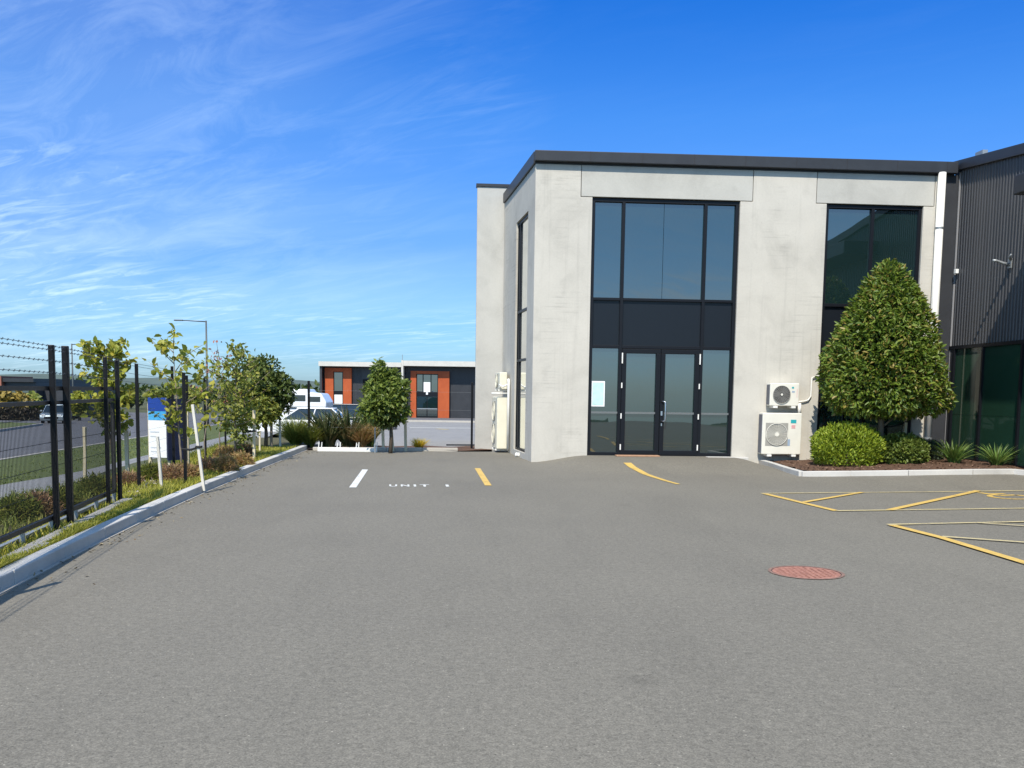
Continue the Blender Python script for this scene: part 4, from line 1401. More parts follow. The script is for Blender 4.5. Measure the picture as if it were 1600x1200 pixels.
q = on(415, 700, bz)
Yd = q[1]; pm = Yd / F_PX
lz = lambda py: at(415, py, Yd)[2] - q[2]
lx = lambda px: at(px, 650, Yd)[0] - q[0]
leafy_tree('dense dark green tree in the planting strip, left of the white campervan', q,
           [(lx(408), 0, lz(592), 30 * pm, 30 * pm, 1), (lx(433), .1, lz(608), 24 * pm, 22 * pm, 1), (lx(425), .2, lz(628), 24 * pm, 22 * pm, 1), (lx(392), -.1, lz(618), 24 * pm, 30 * pm, 0), (lx(412), -.2, lz(640), 26 * pm, 24 * pm, 0), (lx(402), 0, lz(575), 16 * pm, 15 * pm, 1)],
           0, 5200, .125, [L['olive'], L['deep']], 71, lz(655), asp=.5)
q = on(610, 703, bz)
q[2] = .03
Yd = q[1]; pm = Yd / F_PX
lz = lambda py: at(605, py, Yd)[2] - q[2]; lx = lambda px: at(px, 650, Yd)[0] - q[0]
leafy_tree('oval leafy green tree with three stakes behind the rear kerb', q,
           [(lx(602), 0, lz(628), 27 * pm, 27 * pm, 0), (lx(596), .1, lz(602), 20 * pm, 22 * pm, 0), (lx(592), 0, lz(579), 9 * pm, 16 * pm, 0), (lx(583), -.2, lz(638), 17 * pm, 18 * pm, 0), (lx(621), .1, lz(638), 16 * pm, 20 * pm, 0), (lx(628), -.1, lz(607), 10 * pm, 14 * pm, 0), (lx(579), .1, lz(612), 10 * pm, 12 * pm, 0), (lx(613), .2, lz(589), 9 * pm, 11 * pm, 0), (lx(603), 0, lz(653), 18 * pm, 11 * pm, 1)],
           0, 4000, .15, [L['mid'], L['deep']], 72, lz(660), asp=.42)


def px_stake(px_b, py_b, px_t, py_t, label, w=.045, m=None, strap=None, zz=bz, group=None):
    q = on(px_b, py_b, zz)
    tt = at(px_t, py_t, q[1])
    return stake(0, 0, 0, q, w, m, label, (tt[0] - q[0], 0), group, tt[2] - q[2], strap)


px_stake(253, 764, 246, 682, 'bleached white leaning stake in front of the signboard', .04, M['stake_white'])
px_stake(319, 762, 301, 632, 'tall bleached white leaning stake with a black tie strap, beside the kerb', .042, M['stake_white'], strap=((-.32, .2, -.05), .62))
px_stake(397, 717, 397, 641, 'pale square stake standing before the lighter leafy tree', .055, M['timber'], strap=((-.25, .1, .02), .6))
px_stake(133, 757, 132, 667, 'pale stake left of the leafy tree behind the gate', .05, M['timber'])
px_stake(200, 752, 197, 672, 'wooden stake right of the leafy tree behind the gate', .055, M['timber'])
px_stake(406, 704, 406, 673, 'short stake directly right of the pale square stake', .04, M['timber'])
px_stake(424, 700, 424, 652, 'brown weathered stake under the dense dark tree', .06, M['bark_pale'])
px_stake(438, 698, 437, 654, 'white painted stake right of the dense dark tree', .05, M['stake_white'])
z0f = lambda x, y: .03
px_stake(599, 702, 598, 664, 'left stake of the three around the oval tree', .07, M['timber'], zz=z0f)
px_stake(614, 703, 611, 664, 'middle stake of the three around the oval tree', .07, M['timber'], zz=z0f)
px_stake(634, 703, 633, 643, 'tall right stake of the three around the oval tree', .07, M['timber'], zz=z0f, strap=None)
px_stake(586, 706, 586, 668, 'thin grey stake at the right end of the white edging', .03, M['galv'], zz=z0f)
q = on(634, 703, z0f); a = at(612, 659, q[1] - .04); b = at(638, 659, q[1] - .04)
tag(MB().bar(a, b, .03, .04).build('stake_crosspiece', M['timber'], recenter=True, bevel=.004), 'horizontal pine batten nailed across the oval tree stakes', 'batten')

# white pegged edging in front of the flaxes
q = on(497, 705, zg); e = on(590, 706, zg)
t = thing('garden_edging', 'low white edging with upright pegs along the rear kerb', 'edging', q)
d = e - q
MB().bar((0, -.05, .05), (d[0], d[1] - .05, .05), .05, .1).build('rail', M['white'], t, bevel=.008)
pg = []
for f_ in (0.01, .06, .32, .37, .64, .68, .94, .985):
    MB().tube([(d[0] * f_, d[1] * f_ - .05, 0), (d[0] * f_ + .02, d[1] * f_ - .05, .22 + .03 * math.sin(f_ * 40))], [.016, .011], 6).build('peg', M['white'], t)

# flaxes and shrubs of the rear bed
rb = lambda px, py: on(px, py, lambda x, y: .02)
strappy('flax', 'big dark flax left of centre in the rear bed', rb(512, 697), 190, 1.15, 1.05, .075, L['flax'], 81, 'plant')
strappy('flax', 'big arching flax in the middle of the rear bed before the white car', rb(545, 697), 210, 1.2, 1.15, .075, L['flax'], 82, 'plant')
strappy('flax', 'flax with greener upright leaves left of the oval tree', rb(578, 696), 170, 1.1, .7, .05, L['strap'], 83, 'plant')
strappy('grass_shrub', 'olive fine leaved shrub by the white painted stake', rb(462, 697), 1100, .9, .8, .02, L['olive'], 84, 'shrub')
strappy('grass_shrub', 'tan dry shrub between the flaxes and the oval tree', rb(566, 698), 700, .75, .6, .02, L['tan'], 85, 'shrub')
strappy('grass_shrub', 'green grassy shrub at the left foot of the first flax', rb(484, 698), 700, .7, .6, .02, L['olive'], 86, 'shrub')
strappy('golden_tuft', 'small golden yellow tuft on the rear kerb', rb(655, 702), 420, .36, .34, .016, L['gold'], 87, 'plant', seg=4)

# ------------------------------------------------------------------ signboard
q = on(234, 738, bz)
Ys = q[1]
sb = thing('signboard', 'blue and white V shaped signboard standing by the footpath', 'signboard', q)
pL, pR = at(231, 621, Ys), at(257, 624, Ys + .25)
zt, z0 = pL[2] - q[2], at(231, 714, Ys)[2] - q[2]
a = np.array([pL[0] - q[0], 0, 0]); b = np.array([pR[0] - q[0] + .16, -.14, 0])


def slab(mb, a, b, z0, z1, th, mi=0):
    d = (b - a) / np.linalg.norm(b - a); s = np.array([-d[1], d[0], 0]) * th
    v = [p + np.array([0, 0, z]) for z in (z0, z1) for p in (a, b, b + s, a + s)]
    return mb.add(v, [(0, 3, 2, 1), (4, 5, 6, 7), (0, 1, 5, 4), (1, 2, 6, 5), (2, 3, 7, 6), (3, 0, 4, 7)], mi)


fp = slab(MB(), a, b, z0, zt, .03).build('front_panel', M['sign_white'], sb)
nrm = np.array([(b - a)[1], -(b - a)[0], 0]); nrm /= np.linalg.norm(nrm)
e_ = nrm * .004
slab(MB(), a + e_, b + e_, zt - .24, zt, .003).build('blue_band', M['sign_blue'], fp)
slab(MB(), a + e_, b + e_, zt - .4, zt - .242, .003).build('cyan_band', M['sign_cyan'], fp)
mk = MB()
for z, f0, f1 in ((zt - .62, .1, .6), (zt - .7, .1, .45), (zt - .9, .1, .7), (zt - .97, .1, .55)): slab(mk, lerp(a, b, f0) + e_, lerp(a, b, f1) + e_, z, z + .02, .002)
mk.build('faint_print', M['sign_grey'], fp)
c2 = b + np.array([.24, .34, 0])
slab(MB(), b + (.03, 0, 0), c2, z0 - .05, zt - .02, .03).build('second_panel', M['sign_navy'], sb)
for p_ in (a * .9, b + (.01, .05, 0), c2):
    MB().bar(p_ + (0, .06, -.2), p_ + (0, .06, zt - .1), .05, .05, (0, 1, 0)).build('post', M['timber'] if p_ is not b else M['stake_white'], sb)

# ------------------------------------------------------------------ street lamps
def street_lamp(label, px, py_top, px_arm, Y):
    top = at(px, py_top, Y); arm = at(px_arm, py_top, Y)
    base = zroad(0, Y)
    t = thing('street_lamp', label, 'street lamp', (top[0], Y, base), 0, 'street lamps along the road')
    h = top[2] - base; dx = arm[0] - top[0]
    MB().tube([(0, 0, -.1), (0, 0, h)], [.1, .06], 10).build('pole', M['lamp_grey'], t, smooth=True)
    MB().tube([(0, 0, h - .08), (dx * .78, 0, h)], [.045, .035], 8).build('arm', M['lamp_grey'], t, smooth=True)
    MB().box(min(dx * .72, dx), max(dx * .72, dx), -.11, .11, h - .05, h + .05).build('lamp_head', M['lamp_grey'], t, bevel=.03)


street_lamp('tall grey street lamp with arm reaching left, behind the young trees', 322, 501, 272, 75)
street_lamp('distant grey street lamp with arm reaching right, above the gate', 112, 537, 147, 96)

# ------------------------------------------------------------------ vehicles
def make_car(label, cat, loc3, rotz, paint, Lc=4.4, Wc=1.8, H=1.5, hood=.98, bh=.92, cab=(.24, .36, .86, .97), name='parked_car'):
    """x = forwards; body side profile, tapering greenhouse, wheels"""
    t = thing(name, label, cat, loc3, rotz)
    h2 = Lc / 2
    cl, cr = .2, .34
    prof = [(-h2 + .05, .3), (-h2, .55), (-h2 + .03, bh - .05), (-h2 + .2, bh + .02), (h2 * .38, bh), (h2 - .35, hood - .16), (h2 - .06, hood - .3), (h2, .5), (h2 - .04, .25)]
    # wheel arches cut from below
    r = .33; wx = (-h2 + .78, h2 - .82)
    low = []
    for x in wx[::-1]:
        low += [(x + (r + .05) * math.cos(a), .25 + max(0, (r + .05) * math.sin(a))) for a in np.linspace(.12, math.pi - .12, 7)]
    poly = prof + low
    MB().prism(poly[::-1], -Wc / 2, Wc / 2).build('body', paint, t, bevel=.07)
    x0, x1, x2, x3 = [-h2 + Lc * c for c in (cab[0] * 0 + .04, cab[0], cab[2] * 0 + .6, .76)]
    wb, wt = Wc / 2 - .09, Wc / 2 - .27
    zb, zt = bh - .03, H - .05
    v = [(x0, -wb, zb), (x3, -wb, zb), (x3, wb, zb), (x0, wb, zb), (x1, -wt, zt), (x2, -wt, zt), (x2, wt, zt), (x1, wt, zt)]
    MB().add(v, [(3, 2, 1, 0), (4, 5, 6, 7), (0, 1, 5, 4), (1, 2, 6, 5), (2, 3, 7, 6), (3, 0, 4, 7)]).build('window', M['car_glass'], t, bevel=.03)
    rf = MB().box(x1 - .12, x2 + .06, -wt - .03, wt + .03, zt - .01, H)
    for sgn in (-1, 1):
        for (xa, xb) in ((x0 + .02, x1 - .02), (x3 - .02, x2), (lerp(x0, x3, .48), lerp(x1, x2, .5))):
            rf.bar((xa, sgn * (wb + .004), zb), (xb, sgn * (wt + .012), zt), .07, .06, (1, 0, 0))
    rf.build('roof', paint, t, bevel=.03)
    for x in wx:
        for sgn in (-1, 1):
            y = sgn * (Wc / 2 - .11)
            wh = MB().tube([(x, y - .1, r - .01), (x, y + .1, r - .01)], r, 20).build('wheel', M['rubber'], t)
            MB().tube([(x, y + sgn * .085, r - .01), (x, y + sgn * .108, r - .01)], r * .64, 12).build('rim', M['galv'], wh)
    for sgn in (-1, 1):
        MB().box(h2 - .2, h2 - .03, sgn * (Wc / 2 - .3) - .16, sgn * (Wc / 2 - .3) + .16, hood - .36, hood - .22).build('headlight', M['lamp_lens'], t, bevel=.03)
        MB().box(h2 * .3, h2 * .3 + .1, sgn * (Wc / 2 + .09) - .08, sgn * (Wc / 2 + .09) + .08, bh + .02, bh + .15).build('mirror', paint, t, bevel=.03)
    MB().box(h2 - .02, h2 + .012, -.5, .5, .42, .58).build('front_grille', M['rubber'], t)
    return t


zl = lambda Y: zlot(0, Y)
Yc = 46.0
xc = at(508, 660, Yc)[0]
make_car('white hatchback parked behind the flaxes', 'car', (xc, Yc, at(508, 637, Yc)[2] - 1.5), rad(2), M['car_white'], 4.3, 1.75, 1.5)
Yc = 58.0
xc = at(555, 640, Yc)[0]
make_car('dark blue black people mover parked behind the white hatchback', 'car', (xc, Yc, at(540, 631, Yc)[2] - 1.85), rad(0), M['car_dark'], 4.9, 1.85, 1.85, 1.15, 1.1)
Yc = 78.0
p_ = at(88, 664, Yc)
print('CAR', p_, road_near(Yc), road_far(Yc), zroad(0, Yc))
make_car('silver blue car coming along the road, seen past the gate posts', 'car', (p_[0], Yc, zroad(0, Yc)), rad(-74), M['car_silver'], 4.2, 1.75, 1.5, name='road_car')

# campervan, cab to the right
Yc = 53.0
pm = Yc / F_PX
xr, xl = at(515, 630, Yc)[0], at(515, 630, Yc)[0] - 4.6
zt = at(480, 608, Yc)[2]; zb = zt - 2.95
cv = thing('campervan', 'white campervan with sleeping pod over the cab parked beyond the dense tree', 'campervan', (xr, Yc, zb))
ps = [(-4.7, .45), (-2.05, .45), (-2.05, 1.95), (0, 1.95), (.02, 2.25), (-.25, 2.72), (-.95, 2.78), (-1.0, 2.95), (-4.7, 2.95)]
MB().prism(ps, -1.05, 1.05).build('body', M['car_white'], cv, bevel=.08)
cb = [(-2.04, .45), (.35, .45), (.4, .85), (.28, 1.02), (-.35, 1.16), (-.95, 1.9), (-2.04, 1.9)]
MB().prism(cb, -.92, .92).build('cab', M['car_white'], cv, bevel=.06)
MB().add([(-.33, -.8, 1.2), (-.33, .8, 1.2), (-.87, .72, 1.87), (-.87, -.72, 1.87)], [(0, 1, 2, 3)]).build('windscreen', M['car_glass'], cv, loc=(.03, 0, .02))
MB().box(-1.9, -.75, -.935, -.921, 1.15, 1.75).build('side_window', M['car_glass'], cv, bevel=.02)
MB().box(-1.88, -1.1, -1.066, -1.051, 2.3, 2.63).build('pod_window', M['car_glass'], cv, bevel=.02)
MB().box(-.9, -.3, -1.066, -1.051, 2.27, 2.55).build('pod_window', M['car_glass'], cv, bevel=.02)
MB().box(-3.9, -2.8, -1.066, -1.051, 1.7, 2.3).build('side_window', M['car_glass'], cv, bevel=.02)
for x in (-3.5, -.5):
    for sgn in (-1, 1):
        wh = MB().tube([(x, sgn * .82 - .11, .34), (x, sgn * .82 + .11, .34)], .34, 18).build('wheel', M['rubber'], cv)
        MB().tube([(x, sgn * .93, .34), (x, sgn * .945, .34)], .2, 12).build('rim', M['galv'], wh)

# ------------------------------------------------------------------ far buildings
YB_ = 93.0
fb0 = at(500, 655, YB_)
far = thing('industrial_building', 'low orange and charcoal industrial building across the car park', 'building', (fb0[0], YB_, zlot(0, 93)))
X = lambda px: at(px, 620, YB_)[0] - fb0[0]
Z = lambda py: at(620, py, YB_)[2] - zlot(0, 93)
Zb = -.1


def fbx(name, m, px0, px1, py_t, py_b, y0, y1, parent=far, bevel=0):
    return MB().box(X(px0), X(px1), y0, y1, Zb if py_b is None else Z(py_b), Z(py_t)).build(name, m, parent, bevel=bevel)


for a_, b_, r0, r1, zt_ in ((504, 628, 549, 564, 574), (632, 830, 703, 828, 572)):
    wr = MB().box(X(a_), X(b_), .8, 14, Zb, Z(zt_))
    for px in np.arange(r0, r1, 2.2): wr.box(X(px), X(px) + .05, .76, .799, Zb, Z(zt_ + .6))
    wr.build('wall', M['charcoal'], far)
rf = fbx('roof_fascia', M['fascia_pale'], 499.5, 627.6, 566.5, 573.6, -.5, 14)
rf = fbx('roof_fascia', M['fascia_pale'], 631.2, 832, 563.5, 571.6, -.6, 14)
fbx('end_wall', M['charcoal'], 500.5, 503.9, 573.8, None, -.3, 14)
fbx('party_wall', M['fascia_pale'], 627.8, 631, 563, None, -.55, 14)
MB().tube([(X(628.5), 0, Z(563)), (X(628.5), 0, Z(554))], .03, 6).build('aerial', M['galv'], far)
fbx('feature_panel', M['orange'], 506, 519.6, 576, None, .45, .79)
fbx('feature_panel', M['orange'], 534.8, 548, 576, None, .45, .79)
fbx('feature_panel', M['orange'], 519.8, 534.6, 576, 582, .45, .79)
w1 = fbx('window', M['frame'], 519.8, 534.6, 582.2, None, .55, .79)
fbx('pane', M['glass'], 521, 533.5, 583.2, 612, .52, .545, w1)
fbx('roller_blind', M['white'], 521, 533.5, 618, None, .52, .545, w1)
fbx('roller_door', M['dark'], 565, 600, 593, None, .75, .795)
fbx('feature_panel', M['orange'], 641, 649.8, 579, None, .3, .79)
fbx('feature_panel', M['orange'], 684, 701.5, 579, None, .3, .79)
fbx('feature_panel', M['orange'], 650, 683.8, 579, 583.5, .3, .79)
w2 = fbx('window', M['frame'], 650, 683.8, 583.7, None, .5, .79)
for a_, b_ in ((651, 659.5), (661, 672), (673.4, 682.8)):
    fbx('pane', M['glass'], a_, b_, 584.8, 611.5, .46, .49, w2)
for a_, b_ in ((651, 666), (667.4, 682.8)):
    fbx('pane', M['glass'], a_, b_, 619, 650, .46, .49, w2)
fbx('midrail', M['galv'], 651, 682.8, 637.4, 638.8, .43, .455, w2)
fbx('window_poster', M['sign_white'], 661.3, 671.5, 596.5, 612, .42, .455, w2)
fbx('window_poster', M['sign_white'], 665, 668, 612.3, 616, .42, .455, w2)
# kerb and bay lines of that car park
k = MB()
kz = zlot(0, 82)
k.box(at(585, 655, 82)[0], 40, 82, 82.3, kz - .1, kz + .14)
tag(k.build('car_park_kerb', M['edge']), kind='structure')
sheet('car_park_footway', [[(at(585, 655, 82)[0], 82.3, kz + .13), (40, 82.3, kz + .13)], [(at(585, 655, 82)[0], 93.8, kz + .02), (40, 93.8, kz + .02)]], M['road'])
for i, (px, py, px2, w_, m_, lab) in enumerate([(640, 668, 735, .12, 'line_white', 'thin pale line across the far car park'), (684, 670, 698, .3, 'line_faded', 'short yellowish mark on the far car park')]):
    a = on(px, py, zlot); b = on(px2, py + 1, zlot)
    mbk = MB().bar(a + (0, 0, .0), b + (0, 0, .0), w_, .012)
    tag(mbk.build('painted_line', M[m_], recenter=True), lab, 'road marking')

# left far side of the road
Yf = 100.0
fz = zroad(0, 100) + .15
t = thing('industrial_building', 'long dark flat roofed building across the road at the left edge', 'building', (at(0, 640, Yf)[0], Yf, fz))
X2 = lambda px: at(px, 620, Yf)[0] - at(0, 640, Yf)[0]
Z2 = lambda py: at(30, py, Yf)[2] - fz
MB().box(-40, X2(57), 0, 18, -.1, Z2(597)).build('wall', M['charcoal'], t)
MB().box(-40, X2(56), -.4, 18, Z2(597) + .01, Z2(591)).build('roof_fascia', M['fascia'], t)
MB().box(-40, X2(7.5), -.6, 6, -.1, Z2(588)).build('brick_pier', M['brick'], t)
MB().box(X2(57.2), X2(96), 1.5, 15, -.1, Z2(603)).build('lower_wing', M['charcoal'], t)
MB().box(X2(10), X2(52), -.06, -.005, 1.2, Z2(603)).build('window', M['glass'], t)
hq = at(20, 655, 90)
hd = thing('hedge', 'low dark reddish hedge on the far side of the road', 'hedge', (at(0, 655, 90)[0] - 18, 90, fz))
n = 5000; wd = at(66, 655, 90)[0] - (at(0, 655, 90)[0] - 18)
P = np.stack([rnd(n, 0, wd), rnd(n, -.7, .7), rnd(n, 0, .95)], 1)
leaves('foliage', P, sphere_dirs(n), sphere_dirs(n), rnd(n, .2, .42), rnd(n, .14, .25), L['hedge'], hd)


def far_tree(label, px, Y, py_t, wpx, m, seed, base=None, n=420, size=.45):
    rg = np.random.default_rng(seed)
    b = base if base is not None else zroad(0, Y) + .1
    p_ = at(px, 640, Y); h = at(px, py_t, Y)[2] - b; w = wpx / F_PX * Y / 2
    t = thing('distant_tree', label, 'tree', (p_[0], Y, b), 0, 'trees across the road')
    lob = [(0, 0, h * .62, w * .75, h * .36), (w * .4, .2, h * .5, w * .5, h * .25), (-w * .42, -.2, h * .48, w * .5, h * .26)]
    Vs, Fs, off = [], [], 0
    for cx, cy, cz, rx, rz in lob:
        d = unit(rg.normal(size=(n, 3))); r = 1 - .45 * rg.random((n, 1)) ** 2
        P = np.array([cx, cy, cz]) + d * r * np.array([rx, rx, rz])
        Ls = size * rg.uniform(.6, 1.2, n)
        V, Fq = leaf_arrays(P, unit(rg.normal(size=(n, 3))), unit(d + rg.normal(size=(n, 3)) * .5), Ls, Ls * .65)
        Vs.append(V); Fs.append(Fq + off); off += len(V)
    np_mesh('crown', np.concatenate(Vs), np.concatenate(Fs), m, t)
    MB().tube([(0, 0, -.1), (0, 0, h * .6)], [.14, .06], 7).build('trunk', M['bark'], t)
    return t


for i, (px, Y, pt, w_, m_, lab) in enumerate([
    (8, 94, 608, 30, 'autumn', 'golden autumn tree at the left edge across the road'),
    (34, 95, 611, 26, 'autumn', 'second golden tree, just right of the one at the left edge across the road'),
    (52, 97, 614, 20, 'olive', 'olive tree right of the golden trees across the road'),
    (70, 120, 612, 26, 'deep', 'dark tree behind the silver blue car'),
    (98, 130, 614, 26, 'deep', 'dark green tree right behind the wide gate post'),
    (124, 92, 612, 20, 'yellowgreen', 'yellowish roadside tree just right of the wide gate post'),
    (145, 140, 614, 30, 'deep', 'dark distant tree left of the leafy tree behind the gate'),
    (205, 150, 612, 34, 'deep', 'dark distant tree left of the signboard'),
    (250, 160, 609, 36, 'olive', 'hazy olive distant tree behind the signboard'),
    (300, 150, 606, 34, 'olive', 'olive distant tree left of the tall street lamp'),
    (345, 140, 610, 34, 'deep', 'dark distant tree right of the tall street lamp'),
    (440, 150, 606, 40, 'olive', 'distant tree behind the dense dark tree and campervan')]):
    far_tree(lab, px, Y, pt, w_, L[m_], 100 + i, n=320 if Y < 110 else 240, size=.5 if Y < 110 else .8)

# tree belt far behind the camera that the glass mirrors, and one along the far horizon
rows = [[], [], [], []]
for i in range(900):
    x = -270 + i * .6
    h = 3.9 + .9 * math.sin(x / 13) + .6 * math.sin(x / 4.1 + 1) + .4 * math.sin(x / 1.3) + .5 * RNG.random()
    if math.sin(x / 31 + 2) < -.4: h *= .55
    rows[0].append((x, -168, -8)); rows[1].append((x, -168.5, -8 + h * .8)); rows[2].append((x, -170, -8 + h + .6)); rows[3].append((x, -173, -8))
o = sheet('tree_belt', rows, mottled('tree_belt_leaf', (0.015, 0.03, 0.01), (0.05, 0.07, 0.03), .8, .9), 'stuff')
n = 7000
x = rnd(n, -620, 320)
hh = 4.0 + 1.6 * np.sin(x / 17) + 1.3 * np.sin(x / 6.1 + 1)
P = np.stack([x, 420 + rnd(n, -12, 12), -2 + rnd(n) * np.maximum(1.5, hh)], 1)
o = leaves('tree_belt', P, sphere_dirs(n), sphere_dirs(n), rnd(n, 1.8, 3.4), rnd(n, 1.4, 2.4), L['deep']); o['kind'] = 'stuff'

# ------------------------------------------------------------------ sky, sun, camera
to_light = BU * 0.86 + BV * 2.7 - np.array([0, 0, 3.45])
to_light /= np.linalg.norm(to_light)
sun_dir = -to_light
elev = math.asin(sun_dir[2]); azim = math.atan2(sun_dir[0], sun_dir[1])
sd = bpy.data.lights.new('sun', 'SUN'); sd.energy = 4.0; sd.angle = rad(.5); sd.color = (1.0, .93, .81)
so = bpy.data.objects.new('sun', sd); COL.objects.link(so)
so.rotation_euler = Vector(to_light).to_track_quat('-Z', 'Y').to_euler()
so.location = (-20, -30, 30)

world = bpy.data.worlds.new('World'); scene.world = world; world.use_nodes = True
nt = world.node_tree; nd = nt.nodes; lk = nt.links
bg = nd['Background']
sky = nd.new('ShaderNodeTexSky'); sky.sky_type = 'NISHITA'; sky.sun_disc = False
sky.sun_elevation = elev; sky.sun_rotation = azim
sky.altitude = 0; sky.air_density = 1.0; sky.dust_density = 0.4; sky.ozone_density = 2.2
hs = nd.new('ShaderNodeHueSaturation'); hs.inputs['Saturation'].default_value = 1.18; hs.inputs['Value'].default_value = 1.0
lk.new(sky.outputs[0], hs.inputs['Color'])
# clear-air blue, paler at the horizon; unseen zenith brightened as added fill light
tc = nd.new('ShaderNodeTexCoord')
sep = nd.new('ShaderNodeSeparateXYZ'); lk.new(tc.outputs['Generated'], sep.inputs[0])
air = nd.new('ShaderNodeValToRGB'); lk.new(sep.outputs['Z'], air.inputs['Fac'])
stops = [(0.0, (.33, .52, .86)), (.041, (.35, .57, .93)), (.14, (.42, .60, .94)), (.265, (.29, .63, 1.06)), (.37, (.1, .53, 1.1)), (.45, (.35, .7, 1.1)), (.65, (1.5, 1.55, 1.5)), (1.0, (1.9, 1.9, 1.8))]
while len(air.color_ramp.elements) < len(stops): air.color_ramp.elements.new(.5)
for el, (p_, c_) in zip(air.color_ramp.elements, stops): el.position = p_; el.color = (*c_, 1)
clear = nd.new('ShaderNodeMix'); clear.data_type = 'RGBA'; clear.blend_type = 'MULTIPLY'; clear.inputs[0].default_value = 1.0
lk.new(hs.outputs[0], clear.inputs[6])
sunny = nd.new('ShaderNodeMapRange'); sunny.inputs['From Min'].default_value = .1; sunny.inputs['From Max'].default_value = -.7; sunny.inputs['To Max'].default_value = .75
lk.new(sep.outputs['Y'], sunny.inputs['Value'])
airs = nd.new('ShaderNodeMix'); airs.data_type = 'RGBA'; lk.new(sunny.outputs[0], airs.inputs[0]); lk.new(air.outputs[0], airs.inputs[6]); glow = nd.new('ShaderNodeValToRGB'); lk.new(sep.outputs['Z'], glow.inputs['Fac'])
for el, (p_, c_) in zip(glow.color_ramp.elements, ((.02, (.72, 1.1, 1.75)), (.24, (.82, 1.12, 1.15)))): el.position = p_; el.color = (*c_, 1)
lk.new(glow.outputs[0], airs.inputs[7])
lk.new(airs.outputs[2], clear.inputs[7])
# thin cirrus: noise on a flat layer far overhead, stretched along the wind


def math_node(op, a, b=None, c=None):
    m = nd.new('ShaderNodeMath'); m.operation = op
    for i, v in enumerate((a, b, c)):
        if v is None: continue
        if hasattr(v, 'is_output'): lk.new(v, m.inputs[i])
        else: m.inputs[i].default_value = v
    return m.outputs[0]


zc_ = math_node('ADD', math_node('MAXIMUM', sep.outputs['Z'], 0.0), .09)
cx_ = math_node('DIVIDE', sep.outputs['X'], zc_); cy_ = math_node('DIVIDE', sep.outputs['Y'], zc_)
cmb = nd.new('ShaderNodeCombineXYZ'); lk.new(cx_, cmb.inputs[0]); lk.new(cy_, cmb.inputs[1])


def cirrus(rot, scl, scale, lo, hi, detail=9, rough=.62, dist=.6, off=(0, 0, 0)):
    mp = nd.new('ShaderNodeMapping'); mp.inputs['Rotation'].default_value = (0, 0, rot); mp.inputs['Scale'].default_value = scl; mp.inputs['Location'].default_value = off
    # rotate first, then stretch
    mp0 = nd.new('ShaderNodeMapping'); mp0.inputs['Rotation'].default_value = (0, 0, rot)
    lk.new(cmb.outputs[0], mp0.inputs['Vector'])
    mp.inputs['Rotation'].default_value = (0, 0, 0)
    lk.new(mp0.outputs[0], mp.inputs['Vector'])
    nz = nd.new('ShaderNodeTexNoise'); nz.inputs['Scale'].default_value = scale; nz.inputs['Detail'].default_value = detail
    nz.inputs['Roughness'].default_value = rough; nz.inputs['Distortion'].default_value = dist
    lk.new(mp.outputs[0], nz.inputs['Vector'])
    mr = nd.new('ShaderNodeMapRange'); mr.inputs['From Min'].default_value = lo; mr.inputs['From Max'].default_value = hi
    lk.new(nz.outputs['Fac'], mr.inputs['Value'])
    return mr.outputs[0]


streak = cirrus(rad(42), (0.6, 1.7, 1), 2.6, .43, .80, detail=12, rough=.68, dist=1.0)
wisp = cirrus(rad(30), (0.6, 2.0, 1), 3.4, .50, .80, off=(3.1, 1.7, 0), dist=.9)
veil = cirrus(rad(15), (.5, 1.0, 1), .5, .40, .8, detail=5, rough=.5, off=(1.3, 4.2, 0))
patch = cirrus(rad(0), (1, 1, 1), .55, .42, .62, detail=2, rough=.4, dist=0, off=(5.2, 2.0, 0))
left = nd.new('ShaderNodeMapRange'); left.inputs['From Min'].default_value = .04; left.inputs['From Max'].default_value = -.3; left.inputs['To Min'].default_value = .02; left.inputs['To Max'].default_value = 1.0
lk.new(sep.outputs['X'], left.inputs['Value'])
den = math_node('ADD', math_node('MULTIPLY', streak, .17), math_node('MULTIPLY', math_node('MULTIPLY', wisp, patch), .8))
den = math_node('ADD', den, math_node('MULTIPLY', veil, .34))
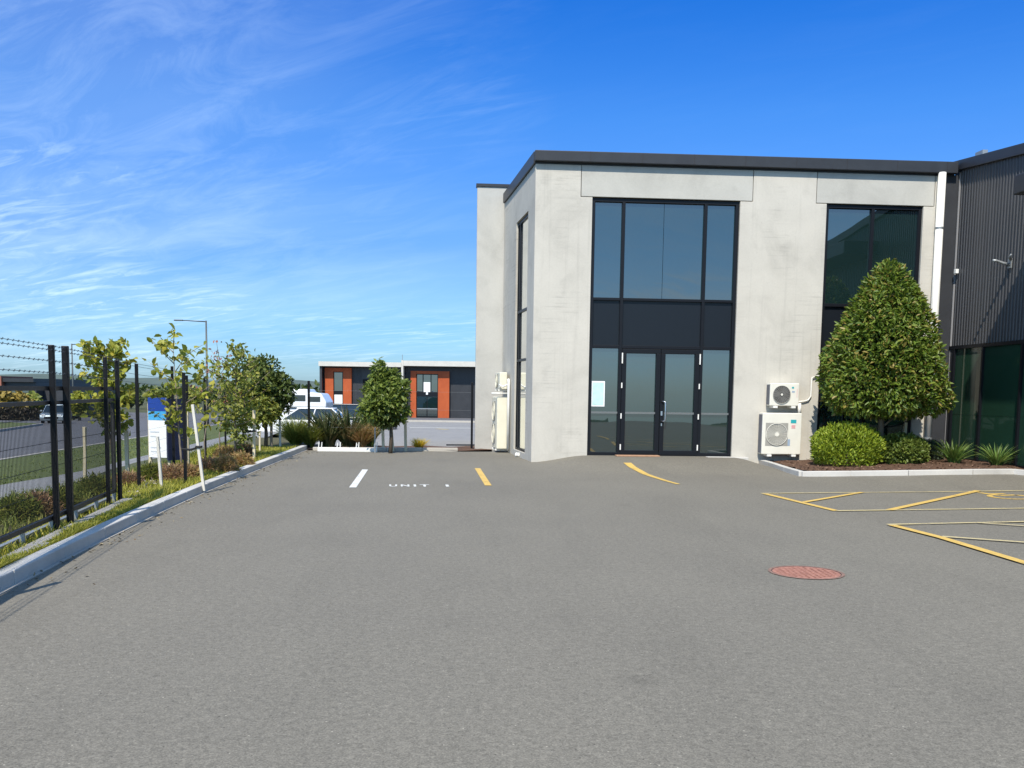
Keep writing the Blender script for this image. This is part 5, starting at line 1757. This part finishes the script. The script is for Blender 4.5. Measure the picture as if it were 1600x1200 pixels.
low = nd.new('ShaderNodeMapRange'); low.inputs['From Min'].default_value = .16; low.inputs['From Max'].default_value = .06; low.inputs['To Max'].default_value = .6
lk.new(sep.outputs['Z'], low.inputs['Value'])
back = nd.new('ShaderNodeMapRange'); back.inputs['From Min'].default_value = .0; back.inputs['From Max'].default_value = -.3
lk.new(sep.outputs['Y'], back.inputs['Value'])
mask = math_node('MAXIMUM', math_node('MAXIMUM', left.outputs[0], low.outputs[0]), back.outputs[0])
den = math_node('MULTIPLY', den, mask)
hz = nd.new('ShaderNodeMapRange'); hz.inputs['From Min'].default_value = .0; hz.inputs['From Max'].default_value = .03
lk.new(sep.outputs['Z'], hz.inputs['Value'])
den = math_node('MULTIPLY', den, hz.outputs[0])
den = math_node('MINIMUM', den, .8)
mixc = nd.new('ShaderNodeMix'); mixc.data_type = 'RGBA'
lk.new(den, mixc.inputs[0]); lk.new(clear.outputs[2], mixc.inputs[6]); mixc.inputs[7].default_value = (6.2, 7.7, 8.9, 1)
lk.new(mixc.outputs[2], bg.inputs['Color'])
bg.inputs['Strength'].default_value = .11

cd = bpy.data.cameras.new('camera'); co_ = bpy.data.objects.new('camera', cd); COL.objects.link(co_)
cd.sensor_fit = 'HORIZONTAL'; cd.sensor_width = 36.0; cd.lens = 36.0 * F_PX / 1600
cd.shift_y = SHIFT / 1600
cd.clip_start = .1; cd.clip_end = 20000
mw = Matrix.Identity(4)
for i in range(3):
    mw[i][0] = cam_r[i]; mw[i][1] = cam_u[i]; mw[i][2] = -cam_f[i]; mw[i][3] = cam_o[i]
co_.matrix_world = mw
scene.camera = co_

scene.render.engine = 'CYCLES'
scene.cycles.max_bounces = 6; scene.cycles.diffuse_bounces = 3; scene.cycles.glossy_bounces = 3
scene.cycles.transparent_max_bounces = 6; scene.cycles.caustics_reflective = False; scene.cycles.caustics_refractive = False
scene.view_settings.view_transform = 'Standard'; scene.view_settings.look = 'None'
scene.view_settings.gamma = 1.0; scene.view_settings.exposure = 0.6
